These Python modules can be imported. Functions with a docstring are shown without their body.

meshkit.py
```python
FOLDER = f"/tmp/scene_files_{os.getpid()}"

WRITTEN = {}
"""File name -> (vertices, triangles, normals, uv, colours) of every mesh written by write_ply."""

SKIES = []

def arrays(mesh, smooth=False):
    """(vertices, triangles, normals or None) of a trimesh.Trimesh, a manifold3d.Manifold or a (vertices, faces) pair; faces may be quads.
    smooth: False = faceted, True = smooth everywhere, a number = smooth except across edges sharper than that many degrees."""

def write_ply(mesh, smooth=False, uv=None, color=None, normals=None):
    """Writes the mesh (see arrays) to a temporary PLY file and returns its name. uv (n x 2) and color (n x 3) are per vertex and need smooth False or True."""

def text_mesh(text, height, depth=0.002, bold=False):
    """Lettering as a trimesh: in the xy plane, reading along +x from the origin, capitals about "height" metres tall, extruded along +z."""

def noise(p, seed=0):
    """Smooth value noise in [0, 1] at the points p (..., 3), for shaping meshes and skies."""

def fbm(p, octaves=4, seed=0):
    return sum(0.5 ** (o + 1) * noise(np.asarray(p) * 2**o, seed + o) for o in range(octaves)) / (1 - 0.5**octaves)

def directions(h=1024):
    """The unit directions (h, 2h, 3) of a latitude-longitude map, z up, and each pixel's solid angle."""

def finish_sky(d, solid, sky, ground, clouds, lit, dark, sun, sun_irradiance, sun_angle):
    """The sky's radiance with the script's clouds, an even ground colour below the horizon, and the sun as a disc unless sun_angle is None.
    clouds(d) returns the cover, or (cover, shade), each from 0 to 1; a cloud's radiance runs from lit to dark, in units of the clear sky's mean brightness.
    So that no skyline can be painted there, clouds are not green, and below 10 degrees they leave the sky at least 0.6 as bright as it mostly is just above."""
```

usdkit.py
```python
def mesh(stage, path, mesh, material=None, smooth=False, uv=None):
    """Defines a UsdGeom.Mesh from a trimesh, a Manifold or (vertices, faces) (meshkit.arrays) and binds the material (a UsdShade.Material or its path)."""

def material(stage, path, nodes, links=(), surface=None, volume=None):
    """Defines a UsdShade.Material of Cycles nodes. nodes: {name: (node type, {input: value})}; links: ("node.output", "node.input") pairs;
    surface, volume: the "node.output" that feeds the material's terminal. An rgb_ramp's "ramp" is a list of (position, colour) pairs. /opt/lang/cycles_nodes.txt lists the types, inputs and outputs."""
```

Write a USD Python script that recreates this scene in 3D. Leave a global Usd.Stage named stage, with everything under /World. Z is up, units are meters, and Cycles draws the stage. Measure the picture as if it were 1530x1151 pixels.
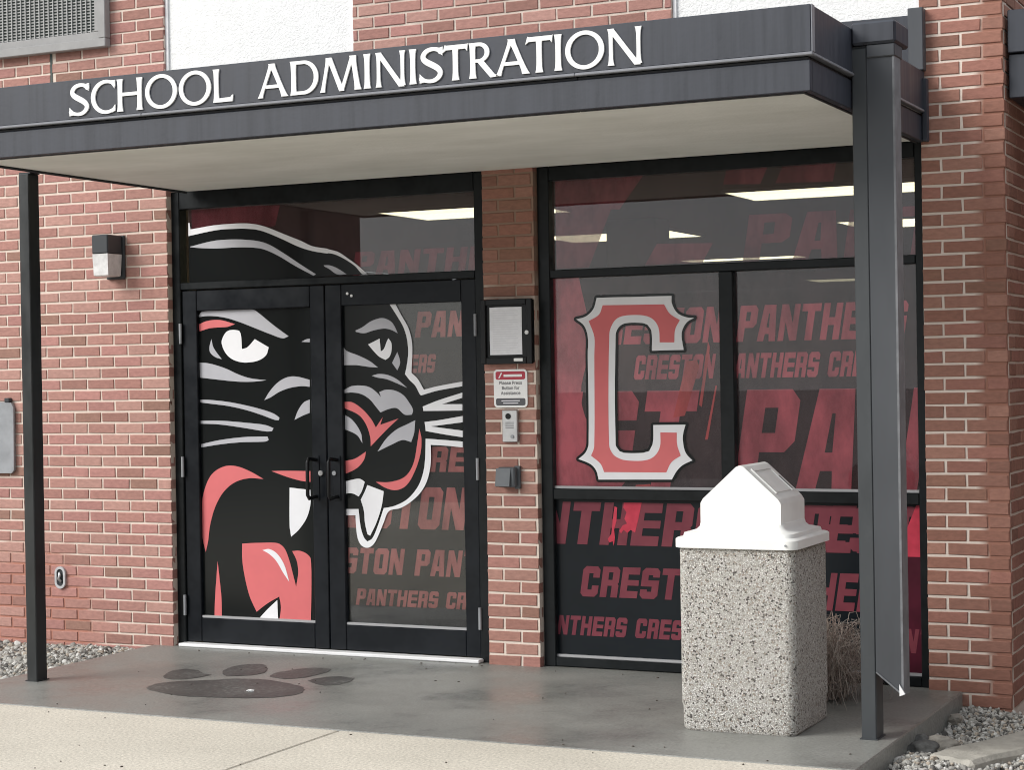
import math, random
import numpy as np
import trimesh, usdkit, meshkit
from pxr import Usd, UsdGeom, UsdLux, UsdShade, Gf, Sdf, Vt
from shapely.geometry import Polygon, MultiPolygon, box as sbox, Point
from shapely.ops import unary_union
from shapely import affinity

# ------------------------------------------------------------------ camera, sky, sun, exposure
stage = Usd.Stage.CreateInMemory()
UsdGeom.SetStageUpAxis(stage, UsdGeom.Tokens.z)
UsdGeom.SetStageMetersPerUnit(stage, 1.0)
UsdGeom.Xform.Define(stage, '/World')
stage.SetDefaultPrim(stage.GetPrimAtPath('/World'))
UsdGeom.Scope.Define(stage, '/World/Looks')

EXPOSURE = 1.02
YAW, PITCH, ROLL = 0.446764, -0.004636, 0.016238
CAM = (6.59395, -9.09543, 1.56535)
_f = np.array([-math.sin(YAW) * math.cos(PITCH), math.cos(YAW) * math.cos(PITCH), math.sin(PITCH)])
_r = np.array([math.cos(YAW), math.sin(YAW), 0.0])
_d = np.cross(_f, _r)
_r, _d = math.cos(ROLL) * _r + math.sin(ROLL) * _d, -math.sin(ROLL) * _r + math.cos(ROLL) * _d
cam = UsdGeom.Camera.Define(stage, '/World/camera')
cam.CreateHorizontalApertureAttr(36.0)
cam.CreateVerticalApertureAttr(36.0 * 771 / 1024)
cam.CreateFocalLengthAttr(36.0 * 2792.13 / 1530)
cam.CreateClippingRangeAttr(Gf.Vec2f(0.1, 1000))
cam.CreateExposureAttr(EXPOSURE)
M = Gf.Matrix4d(1)
for i, a in enumerate((_r, -_d, -_f)):
    M.SetRow(i, Gf.Vec4d(float(a[0]), float(a[1]), float(a[2]), 0))
M.SetRow(3, Gf.Vec4d(*CAM, 1))
cam.AddTransformOp().Set(M)

SUN_DIR = np.array([-0.66, -0.66, 0.62]); SUN_DIR /= np.linalg.norm(SUN_DIR)      # towards the sun, behind an overcast
ELEV, ROT = math.asin(SUN_DIR[2]), math.atan2(SUN_DIR[0], SUN_DIR[1])
dome = UsdLux.DomeLight.Define(stage, '/World/sky')
dome.GetPrim().SetCustomDataByKey('kind', 'structure')
dome.GetPrim().SetCustomDataByKey('label', 'white overcast sky')
skymat = usdkit.material(stage, '/World/Looks/sky', {
    'sky': ('sky_texture', {'sky_type': 'single_scattering', 'sun_disc': False, 'sun_elevation': ELEV, 'sun_rotation': ROT}),
    'tc': ('texture_coordinate', {}),
    'n': ('noise_texture', {'scale': 2.2, 'detail': 5.0, 'roughness': 0.55}),
    'ramp': ('rgb_ramp', {'ramp': [(0.3, (5.8, 6.15, 6.6)), (0.7, (8.4, 8.7, 9.0))]}),
    'mix': ('mix', {'fac': 0.86}),
    'bg': ('background_shader', {'strength': 0.080})},
    [('tc.generated', 'n.vector'), ('n.fac', 'ramp.fac'), ('sky.color', 'mix.color1'), ('ramp.color', 'mix.color2'),
     ('mix.color', 'bg.color')], surface='bg.background')
UsdShade.MaterialBindingAPI.Apply(dome.GetPrim()).Bind(skymat)

sun = UsdLux.DistantLight.Define(stage, '/World/sun')
sun.CreateNormalizeAttr(True); sun.CreateIntensityAttr(0.45); sun.CreateAngleAttr(34.0)
sun.CreateColorAttr(Gf.Vec3f(1.0, 0.97, 0.93))
z = SUN_DIR; x = np.cross([0, 0, 1.0], z); x /= np.linalg.norm(x); y = np.cross(z, x)
S = Gf.Matrix4d(1)
for i, a in enumerate((x, y, z)):
    S.SetRow(i, Gf.Vec4d(float(a[0]), float(a[1]), float(a[2]), 0))
sun.AddTransformOp().Set(S)

# ------------------------------------------------------------------ helpers
_used = {}
def numbered(path):
    if path not in _used:
        _used[path] = 0
        return path
    _used[path] += 1
    return '%s_%03d' % (path, _used[path])

def tag(p, label=None, cat=None, group=None, kind=None):
    p = p.GetPrim() if hasattr(p, 'GetPrim') else p
    for k, v in (('label', label), ('category', cat), ('group', group), ('kind', kind)):
        if v:
            p.SetCustomDataByKey(k, v)
    return p

def thing(name, label, cat, loc=(0, 0, 0), rotz=0, group=None):
    x = UsdGeom.Xform.Define(stage, numbered('/World/' + name))
    x.AddTranslateOp().Set(Gf.Vec3d(*map(float, loc)))
    if rotz:
        x.AddRotateZOp().Set(float(rotz))
    return tag(x, label, cat, group)

def obj(name, mesh, mat, parent=None, smooth=False, label=None, kind=None, cat=None, group=None):
    base = str(parent.GetPath()) if parent is not None else '/World'
    m = usdkit.mesh(stage, numbered(base + '/' + name), mesh, MATS[mat] if isinstance(mat, str) else mat, smooth=smooth)
    return tag(m, label, cat, group, kind)

def bx(x0, x1, y0, y1, z0, z1):
    return trimesh.creation.box(bounds=[(x0, y0, z0), (x1, y1, z1)])

def cbx(x0, x1, y0, y1, z0, z1, c=0.004):
    """box with all edges chamfered by c"""
    c = min(c, (x1 - x0) * .3, (y1 - y0) * .3, (z1 - z0) * .3)
    pts = []
    for a, sa in ((x0, 1), (x1, -1)):
        for b, sb in ((y0, 1), (y1, -1)):
            for d, sd in ((z0, 1), (z1, -1)):
                pts += [(a, b + sb * c, d + sd * c), (a + sa * c, b, d + sd * c), (a + sa * c, b + sb * c, d)]
    return trimesh.convex.convex_hull(np.array(pts))

def join(*ms):
    return trimesh.util.concatenate(list(ms))

def geoms(g):
    if g.is_empty:
        return []
    return [q for q in getattr(g, 'geoms', [g]) if q.geom_type == 'Polygon' and q.area > 1e-7]

def extr(shape, depth):
    ms = [trimesh.creation.extrude_polygon(q, depth, engine='earcut') for q in geoms(shape)]
    return join(*ms) if ms else None

def upright(mesh, Y):
    """shape drawn in x,z; extruded towards -y from the plane y = Y"""
    v = np.array(mesh.vertices)
    mesh = trimesh.Trimesh(np.c_[v[:, 0], Y - v[:, 2], v[:, 1]], mesh.faces, process=False)
    return mesh

def sheet(shape, Y, depth=0.0006):
    m = extr(shape, depth)
    return None if m is None else upright(m, Y)

def spline(pts, corner=48, n=5):
    """closed outline through pts: smooth where the turn is gentle, sharp at corners"""
    P = np.array(pts, float)
    N = len(P)
    e = np.roll(P, -1, 0) - P
    out = []
    def ang(i):
        a, b = e[i - 1], e[i]
        return abs(math.degrees(math.atan2(a[0] * b[1] - a[1] * b[0], a @ b)))
    sharp = [ang(i) > corner for i in range(N)]
    for i in range(N):
        p0, p1, p2, p3 = P[i - 1], P[i], P[(i + 1) % N], P[(i + 2) % N]
        L = np.linalg.norm(p2 - p1)
        def tan(a, b, c, s, first):
            if s:
                return (p2 - p1)
            t = (c - a); t = t / (np.linalg.norm(t) + 1e-9)
            return t * L
        m1 = tan(p0, p1, p2, sharp[i], True)
        m2 = tan(p1, p2, p3, sharp[(i + 1) % N], False)
        for k in range(n):
            t = k / n
            h00, h10 = 2 * t ** 3 - 3 * t ** 2 + 1, t ** 3 - 2 * t ** 2 + t
            h01, h11 = -2 * t ** 3 + 3 * t ** 2, t ** 3 - t ** 2
            out.append(h00 * p1 + h10 * m1 + h01 * p2 + h11 * m2)
    return Polygon(out).buffer(0)

def shape_of(lists, corner=48):
    return unary_union([spline(p, corner) for p in lists])

def tube(pts, r, sides=8):
    ms = []
    P = np.array(pts, float)
    rings = []
    for i, p in enumerate(P):
        t = P[min(i + 1, len(P) - 1)] - P[max(i - 1, 0)]
        t /= np.linalg.norm(t)
        a = np.cross(t, [0.3, 0.2, 0.93]); a /= np.linalg.norm(a); b = np.cross(t, a)
        rings.append([p + r * (math.cos(q) * a + math.sin(q) * b) for q in np.linspace(0, 2 * math.pi, sides, endpoint=False)])
    V = np.array(rings).reshape(-1, 3)
    F = []
    for i in range(len(P) - 1):
        for k in range(sides):
            a, b = i * sides + k, i * sides + (k + 1) % sides
            F += [(a, b, b + sides), (a, b + sides, a + sides)]
    for k in range(1, sides - 1):
        F += [(0, k + 1, k), ((len(P) - 1) * sides, (len(P) - 1) * sides + k, (len(P) - 1) * sides + k + 1)]
    return trimesh.Trimesh(V, F, process=False)

def cyl_y(x, z, y0, y1, r, n=20):
    m = trimesh.creation.cylinder(radius=r, height=abs(y1 - y0), sections=n)
    m.apply_transform(trimesh.transformations.rotation_matrix(math.pi / 2, [1, 0, 0]))
    m.apply_translation((x, (y0 + y1) / 2, z))
    return m

def mat(name, color, rough=0.6, var=0.0, vscale=6.0, color2=None, bump=0.0, bscale=60.0, metal=0.0, spec=0.5, detail=4.0,
        perobj=0.0, coord='geometry', rvar=0.0, extra=None, vstretch=(1, 1, 1)):
    """principled surface: colour mottled by noise, fine relief by a second noise"""
    nodes = {'p': ('principled_bsdf', {'roughness': rough, 'metallic': metal, 'specular_ior_level': spec, 'base_color': color})}
    links = []
    c1 = color; c2 = color2 if color2 is not None else tuple(c * (1 - var) for c in color)
    nodes['g'] = ('geometry', {})
    nodes['map'] = ('mapping', {'scale': vstretch})
    links += [('g.position', 'map.vector')]
    src = 'map.vector'
    if var or color2 is not None or rvar:
        nodes['n'] = ('noise_texture', {'scale': vscale, 'detail': detail, 'roughness': 0.6})
        nodes['r'] = ('rgb_ramp', {'ramp': [(0.34, c2), (0.66, c1)]})
        links += [(src, 'n.vector'), ('n.fac', 'r.fac')]
        col = 'r.color'
        if perobj:
            nodes['oi'] = ('object_info', {})
            nodes['mr'] = ('map_range', {'from_min': 0.0, 'from_max': 1.0, 'to_min': 1 - perobj, 'to_max': 1 + perobj})
            nodes['hs'] = ('hsv', {})
            links += [('oi.random', 'mr.value'), ('mr.result', 'hs.value'), ('r.color', 'hs.color')]
            col = 'hs.color'
        links += [(col, 'p.base_color')]
        if rvar:
            nodes['rr'] = ('map_range', {'from_min': 0.35, 'from_max': 0.65, 'to_min': rough - rvar, 'to_max': rough + rvar, 'clamp': True})
            links += [('n.fac', 'rr.value'), ('rr.result', 'p.roughness')]
    if bump:
        nodes['n2'] = ('noise_texture', {'scale': bscale, 'detail': 5.0, 'roughness': 0.65})
        nodes['b'] = ('bump', {'strength': bump, 'distance': 0.01})
        links += [('g.position', 'n2.vector'), ('n2.fac', 'b.height'), ('b.normal', 'p.normal')]
    return usdkit.material(stage, '/World/Looks/' + name, nodes, links, surface='p.BSDF')

# ------------------------------------------------------------------ drawn outlines, in metres on their own surfaces
TRANSOM = {'white': [[(0.072, 2.508), (0.097, 2.507), (0.101, 2.469), (0.142, 2.472), (0.267, 2.484), (0.43, 2.487), (0.543, 2.479), (0.631, 2.457), (0.749, 2.411), (0.867, 2.365), (0.944, 2.331), (1.045, 2.312), (1.046, 2.31), (1.115, 2.29), (1.183, 2.248), (1.251, 2.201), (1.304, 2.157), (1.271, 2.158), (1.224, 2.205), (1.149, 2.252), (1.087, 2.279), (1.045, 2.287), (1.045, 2.284), (0.943, 2.303), (0.85, 2.332), (0.733, 2.384), (0.614, 2.431), (0.542, 2.448), (0.43, 2.456), (0.291, 2.455), (0.071, 2.427)]], 'grey': [[(0.095, 2.366), (0.265, 2.393), (0.396, 2.395), (0.541, 2.383), (0.637, 2.359), (0.747, 2.3), (0.864, 2.228), (0.964, 2.169), (0.948, 2.161), (0.824, 2.223), (0.707, 2.288), (0.604, 2.33), (0.508, 2.343), (0.387, 2.347), (0.264, 2.347), (0.099, 2.362)], [(1.017, 2.218), (1.053, 2.217), (1.088, 2.206), (1.123, 2.189), (1.167, 2.161), (1.105, 2.163), (1.052, 2.196), (1.021, 2.212)]], 'black': [[(0.071, 2.433), (0.291, 2.458), (0.43, 2.471), (0.543, 2.463), (0.631, 2.443), (0.749, 2.397), (0.866, 2.348), (0.944, 2.317), (1.045, 2.298), (1.045, 2.299), (1.149, 2.27), (1.224, 2.225), (1.288, 2.158), (0.065, 2.143)]], 'dull': [[(0.103, 2.596), (0.4, 2.591), (0.721, 2.578), (0.687, 2.461), (0.631, 2.457), (0.543, 2.479), (0.43, 2.487), (0.267, 2.484), (0.142, 2.472), (0.105, 2.465)]]}
LEFT = {'grey': [[(0.149, 1.954), (0.174, 1.977), (0.293, 1.98), (0.529, 1.98), (0.561, 1.965), (0.671, 1.885), (0.773, 1.818), (0.733, 1.807), (0.654, 1.831), (0.543, 1.871), (0.431, 1.911), (0.334, 1.938), (0.227, 1.951), (0.153, 1.947)], [(0.504, 1.715), (0.557, 1.762), (0.573, 1.769), (0.597, 1.758), (0.58, 1.728), (0.54, 1.715)], [(0.237, 1.814), (0.252, 1.762), (0.308, 1.694), (0.263, 1.707), (0.227, 1.735), (0.222, 1.766)], [(0.145, 1.678), (0.221, 1.67), (0.328, 1.641), (0.425, 1.602), (0.505, 1.579), (0.617, 1.566), (0.537, 1.559), (0.424, 1.56), (0.285, 1.573), (0.144, 1.589)], [(0.859, 1.784), (0.895, 1.799), (0.916, 1.801), (0.915, 1.78)], [(0.599, 1.45), (0.64, 1.504), (0.697, 1.554), (0.761, 1.582), (0.824, 1.584), (0.911, 1.564), (0.91, 1.524), (0.854, 1.528), (0.775, 1.519), (0.703, 1.497), (0.639, 1.464)], [(0.803, 1.334), (0.828, 1.388), (0.868, 1.435), (0.909, 1.451), (0.907, 1.374), (0.859, 1.358)], [(0.143, 1.458), (0.217, 1.455), (0.34, 1.443), (0.47, 1.421), (0.582, 1.396), (0.661, 1.372), (0.701, 1.348), (0.696, 1.332), (0.668, 1.335), (0.581, 1.363), (0.469, 1.394), (0.339, 1.419), (0.216, 1.433), (0.142, 1.442)], [(0.148, 1.333), (0.289, 1.332), (0.496, 1.317), (0.605, 1.305), (0.659, 1.287), (0.648, 1.268), (0.604, 1.268), (0.468, 1.287), (0.288, 1.309), (0.148, 1.315)], [(0.145, 1.192), (0.286, 1.218), (0.467, 1.236), (0.617, 1.239), (0.625, 1.218), (0.603, 1.209), (0.425, 1.204), (0.286, 1.192), (0.145, 1.173)]], 'white': [[(0.31, 1.788), (0.319, 1.822), (0.348, 1.856), (0.389, 1.865), (0.434, 1.859), (0.446, 1.836), (0.452, 1.751), (0.488, 1.76), (0.542, 1.807), (0.637, 1.757), (0.62, 1.714), (0.572, 1.684), (0.507, 1.672), (0.442, 1.674), (0.378, 1.695), (0.334, 1.733)], [(0.763, 0.943), (0.903, 0.931), (0.903, 0.852), (0.877, 0.772), (0.823, 0.702), (0.768, 0.658), (0.759, 0.724)], [(0.57, 0.576), (0.618, 0.583), (0.672, 0.556), (0.718, 0.494), (0.75, 0.397), (0.71, 0.448), (0.664, 0.515), (0.617, 0.554)], [(0.542, 0.179), (0.597, 0.231), (0.666, 0.288), (0.67, 0.18)]], 'red': [[(0.147, 1.902), (0.21, 1.922), (0.301, 1.925), (0.406, 1.898), (0.349, 1.883), (0.234, 1.879), (0.155, 1.862)], [(0.585, 0.991), (0.49, 1.036), (0.394, 1.065), (0.311, 1.062), (0.226, 1.017), (0.175, 0.935), (0.145, 0.817), (0.143, 0.712), (0.155, 0.618), (0.172, 0.554), (0.19, 0.619), (0.206, 0.713), (0.243, 0.819), (0.301, 0.907), (0.379, 0.966), (0.476, 0.993)], [(0.641, 1.037), (0.722, 1.04), (0.905, 1.039), (0.904, 0.977), (0.844, 0.982), (0.748, 1.004)], [(0.429, 0.611), (0.551, 0.618), (0.673, 0.619), (0.72, 0.591), (0.752, 0.523), (0.777, 0.438), (0.796, 0.37), (0.811, 0.451), (0.803, 0.519), (0.773, 0.575), (0.82, 0.579), (0.873, 0.561), (0.899, 0.528), (0.892, 0.175), (0.678, 0.171), (0.69, 0.246), (0.68, 0.309), (0.598, 0.266), (0.522, 0.214), (0.476, 0.302), (0.444, 0.416), (0.428, 0.52)], [(0.255, 0.504), (0.267, 0.399), (0.278, 0.283), (0.279, 0.176), (0.226, 0.173), (0.233, 0.293), (0.245, 0.41)]]}
RIGHT = {'white': [[(1.444, 1.982), (1.495, 1.908), (1.531, 1.849), (1.552, 1.783), (1.558, 1.705), (1.546, 1.627), (1.535, 1.588), (1.563, 1.555), (1.599, 1.522), (1.628, 1.473), (1.636, 1.467), (1.738, 1.492), (1.894, 1.515), (1.895, 1.541), (1.739, 1.517), (1.654, 1.499), (1.615, 1.561), (1.577, 1.594), (1.584, 1.704), (1.582, 1.776), (1.561, 1.848), (1.525, 1.908), (1.482, 1.981)], [(1.645, 1.405), (1.737, 1.437), (1.894, 1.48), (1.893, 1.451), (1.766, 1.417), (1.893, 1.416), (1.892, 1.381), (1.648, 1.38)], [(1.655, 1.319), (1.741, 1.328), (1.894, 1.351), (1.893, 1.316), (1.74, 1.299), (1.694, 1.294), (1.792, 1.282), (1.892, 1.27), (1.892, 1.233), (1.792, 1.247), (1.661, 1.268)], [(1.891, 1.177), (1.791, 1.186), (1.692, 1.191), (1.69, 1.095), (1.669, 1.002), (1.628, 0.932), (1.56, 0.872), (1.493, 0.836), (1.418, 0.817), (1.383, 0.752), (1.348, 0.68), (1.313, 0.626), (1.272, 0.607), (1.231, 0.624), (1.208, 0.677), (1.2, 0.79), (1.117, 0.788), (1.118, 0.824), (1.221, 0.826), (1.233, 0.725), (1.253, 0.666), (1.275, 0.643), (1.307, 0.661), (1.342, 0.727), (1.385, 0.834), (1.453, 0.847), (1.534, 0.884), (1.595, 0.943), (1.629, 1.002), (1.651, 1.084), (1.66, 1.226), (1.739, 1.221), (1.891, 1.21)], [(1.301, 1.759), (1.377, 1.791), (1.38, 1.748), (1.383, 1.718), (1.402, 1.731), (1.422, 1.773), (1.433, 1.791), (1.451, 1.766), (1.453, 1.727), (1.439, 1.688), (1.412, 1.669), (1.371, 1.689), (1.334, 1.723)], [(1.121, 0.979), (1.197, 0.995), (1.232, 0.998), (1.265, 0.981), (1.244, 0.927), (1.223, 0.897), (1.182, 0.914), (1.12, 0.911)], [(1.281, 0.963), (1.387, 0.929), (1.372, 0.846), (1.336, 0.751), (1.294, 0.676), (1.276, 0.684), (1.261, 0.749), (1.255, 0.82), (1.236, 0.879), (1.264, 0.927)]], 'grey': [[(1.219, 1.84), (1.261, 1.856), (1.322, 1.89), (1.39, 1.906), (1.435, 1.894), (1.465, 1.87), (1.493, 1.817), (1.449, 1.838), (1.404, 1.846), (1.336, 1.837), (1.275, 1.823), (1.222, 1.832)], [(1.488, 1.713), (1.505, 1.654), (1.486, 1.609), (1.453, 1.652)], [(1.133, 1.753), (1.159, 1.726), (1.235, 1.698), (1.31, 1.664), (1.362, 1.627), (1.31, 1.631), (1.219, 1.643), (1.131, 1.644)], [(1.32, 1.582), (1.369, 1.591), (1.429, 1.583), (1.488, 1.556), (1.547, 1.51), (1.481, 1.537), (1.414, 1.561), (1.354, 1.571)], [(1.128, 1.498), (1.186, 1.524), (1.255, 1.527), (1.307, 1.516), (1.352, 1.486), (1.378, 1.46), (1.367, 1.489), (1.413, 1.502), (1.472, 1.495), (1.524, 1.468), (1.56, 1.425), (1.582, 1.386), (1.574, 1.36), (1.529, 1.36), (1.478, 1.397), (1.433, 1.394), (1.373, 1.374), (1.343, 1.407), (1.306, 1.447), (1.254, 1.477), (1.193, 1.488), (1.128, 1.485)], [(1.418, 1.708), (1.432, 1.747), (1.439, 1.72), (1.428, 1.695)], [(1.129, 1.367), (1.19, 1.331), (1.243, 1.259), (1.252, 1.2), (1.216, 1.247), (1.127, 1.283)], [(1.35, 1.153), (1.406, 1.224), (1.474, 1.277), (1.542, 1.306), (1.595, 1.329), (1.587, 1.259), (1.567, 1.206), (1.513, 1.218), (1.446, 1.194)]], 'red': [[(1.13, 1.436), (1.192, 1.432), (1.26, 1.39), (1.313, 1.336), (1.342, 1.289), (1.388, 1.348), (1.371, 1.304), (1.489, 1.339), (1.42, 1.283), (1.372, 1.241), (1.307, 1.182), (1.304, 1.236), (1.278, 1.307), (1.232, 1.36), (1.129, 1.403)], [(1.621, 1.282), (1.633, 1.224), (1.625, 1.142), (1.59, 1.048), (1.535, 0.966), (1.468, 0.936), (1.401, 0.947), (1.336, 0.981), (1.428, 0.982), (1.523, 1.012), (1.578, 1.083), (1.606, 1.2)], [(1.123, 1.098), (1.199, 1.111), (1.276, 1.153), (1.261, 1.105), (1.212, 1.057), (1.122, 1.019)]], 'black': [[(1.138, 1.998), (1.463, 1.988), (1.51, 1.908), (1.546, 1.848), (1.567, 1.776), (1.571, 1.705), (1.562, 1.627), (1.556, 1.591), (1.589, 1.558), (1.627, 1.522), (1.646, 1.483), (1.738, 1.504), (1.895, 1.528), (1.891, 1.194), (1.791, 1.2), (1.675, 1.206), (1.67, 1.09), (1.649, 1.002), (1.611, 0.937), (1.547, 0.878), (1.473, 0.841), (1.401, 0.825), (1.363, 0.739), (1.328, 0.67), (1.293, 0.635), (1.275, 0.625), (1.243, 0.646), (1.222, 0.701), (1.21, 0.808), (1.118, 0.806)]]}
LETTER = {'white': [[(2.706, 1.977), (3.131, 1.973), (3.132, 1.934), (3.16, 1.884), (3.211, 1.859), (3.254, 1.855), (3.211, 1.83), (3.184, 1.777), (3.193, 1.689), (3.016, 1.688), (3.015, 1.791), (2.993, 1.826), (2.961, 1.836), (2.866, 1.836), (2.829, 1.815), (2.812, 1.776), (2.802, 1.194), (2.823, 1.159), (2.854, 1.15), (2.949, 1.15), (2.992, 1.16), (3.013, 1.204), (3.017, 1.297), (3.197, 1.299), (3.182, 1.243), (3.185, 1.185), (3.199, 1.146), (3.232, 1.112), (3.178, 1.087), (3.146, 1.058), (3.116, 1.011), (2.7, 1.007), (2.687, 1.055), (2.655, 1.089), (2.585, 1.116), (2.629, 1.154), (2.646, 1.204), (2.649, 1.671), (2.651, 1.77), (2.63, 1.83), (2.585, 1.866), (2.642, 1.88), (2.686, 1.918)]], 'red': [[(2.74, 1.936), (3.088, 1.93), (3.119, 1.881), (3.175, 1.845), (3.148, 1.797), (3.142, 1.729), (3.061, 1.731), (3.055, 1.809), (3.024, 1.854), (2.972, 1.875), (2.877, 1.878), (2.824, 1.865), (2.792, 1.831), (2.775, 1.777), (2.764, 1.194), (2.785, 1.144), (2.822, 1.12), (2.864, 1.11), (2.97, 1.111), (3.023, 1.135), (3.053, 1.184), (3.056, 1.258), (3.148, 1.257), (3.149, 1.194), (3.168, 1.136), (3.116, 1.102), (3.086, 1.048), (2.733, 1.047), (2.714, 1.09), (2.659, 1.134), (2.678, 1.184), (2.687, 1.67), (2.689, 1.769), (2.658, 1.854), (2.718, 1.887)]]}
SIGN = [('S', 0.842, 0.963), ('C', 0.971, 1.112), ('H', 1.122, 1.271), ('O', 1.286, 1.466), ('O', 1.477, 1.655), ('L', 1.665, 1.777), ('A', 1.908, 2.072), ('D', 2.083, 2.231), ('M', 2.24, 2.449), ('I', 2.459, 2.504), ('N', 2.521, 2.674), ('I', 2.687, 2.734), ('S', 2.744, 2.862), ('T', 2.858, 2.98), ('R', 2.984, 3.125), ('A', 3.109, 3.272), ('T', 3.252, 3.379), ('I', 3.382, 3.424), ('O', 3.436, 3.612), ('N', 3.624, 3.78)]
PAW = [[(0.752, -1.291), (0.737, -1.177), (0.803, -1.063), (0.925, -0.982), (1.012, -0.907), (1.129, -0.876), (1.275, -0.892), (1.431, -0.956), (1.551, -1.051), (1.601, -1.167), (1.586, -1.26), (1.522, -1.332), (1.409, -1.383), (1.25, -1.422), (1.093, -1.441), (0.902, -1.388)], [(0.61, -0.943), (0.55, -0.796), (0.585, -0.714), (0.665, -0.726), (0.761, -0.805), (0.833, -0.835), (0.822, -0.949), (0.767, -1.012), (0.686, -1.025)], [(0.847, -0.746), (0.782, -0.568), (0.808, -0.453), (0.901, -0.438), (0.983, -0.525), (1.062, -0.669), (1.05, -0.757), (0.991, -0.817), (0.938, -0.841)], [(1.154, -0.758), (1.136, -0.614), (1.191, -0.48), (1.274, -0.422), (1.348, -0.464), (1.374, -0.585), (1.353, -0.741), (1.286, -0.819)], [(1.426, -0.827), (1.44, -0.725), (1.508, -0.647), (1.62, -0.661), (1.65, -0.757), (1.639, -0.881), (1.58, -0.923)]]

# ------------------------------------------------------------------ materials
MATS = {}
def glassy(name, tint=(1, 1, 1), ior=1.52, rough=0.0):
    return usdkit.material(stage, '/World/Looks/' + name, {
        't': ('transparent_bsdf', {'color': tint}), 'g': ('glossy_bsdf', {'roughness': rough, 'color': (1, 1, 1)}),
        'f': ('fresnel', {'IOR': ior}), 'm': ('mix_closure', {})},
        [('f.fac', 'm.fac'), ('t.BSDF', 'm.closure1'), ('g.BSDF', 'm.closure2')], surface='m.closure')

def perforated(name, color, opacity, var=0.25):
    """printed window film: ink dots with clear gaps between them"""
    return usdkit.material(stage, '/World/Looks/' + name, {
        't': ('transparent_bsdf', {}), 'd': ('diffuse_bsdf', {}), 'm': ('mix_closure', {'fac': opacity}),
        'g': ('geometry', {}), 'map': ('mapping', {'scale': (1.0, 1.0, 0.45), 'rotation': (0, 0.3, 0)}),
        'n': ('noise_texture', {'scale': 5.5, 'detail': 6.0, 'roughness': 0.65}),
        'r': ('rgb_ramp', {'ramp': [(0.36, tuple(c * (1 - var) for c in color)), (0.62, color)]})},
        [('g.position', 'map.vector'), ('map.vector', 'n.vector'), ('n.fac', 'r.fac'), ('r.color', 'd.color'),
         ('t.BSDF', 'm.closure1'), ('d.BSDF', 'm.closure2')], surface='m.closure')

BR = [(0.423, 0.225, 0.188), (0.403, 0.207, 0.173), (0.454, 0.259, 0.217), (0.343, 0.181, 0.148), (0.434, 0.219, 0.191), (0.312, 0.176, 0.137)]
for i, c in enumerate(BR):
    MATS['brick%d' % i] = mat('brick_%d' % i, c, 0.85, var=0.22, vscale=26, bump=0.35, bscale=140, perobj=0.09, spec=0.25, vstretch=(1, 1, 2.4))
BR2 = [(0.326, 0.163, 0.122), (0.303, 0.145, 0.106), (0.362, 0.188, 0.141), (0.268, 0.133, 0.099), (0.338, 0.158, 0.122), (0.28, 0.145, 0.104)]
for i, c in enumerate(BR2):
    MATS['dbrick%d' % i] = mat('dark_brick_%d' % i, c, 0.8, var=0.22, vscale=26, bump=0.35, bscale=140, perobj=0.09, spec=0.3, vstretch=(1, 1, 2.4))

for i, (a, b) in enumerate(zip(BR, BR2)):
    MATS['mbrick%d' % i] = mat('mid_brick_%d' % i, tuple(.6 * p + .4 * q for p, q in zip(a, b)), 0.82, var=0.22, vscale=26, bump=0.35, bscale=140, perobj=0.09, spec=0.25, vstretch=(1, 1, 2.4))

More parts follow.
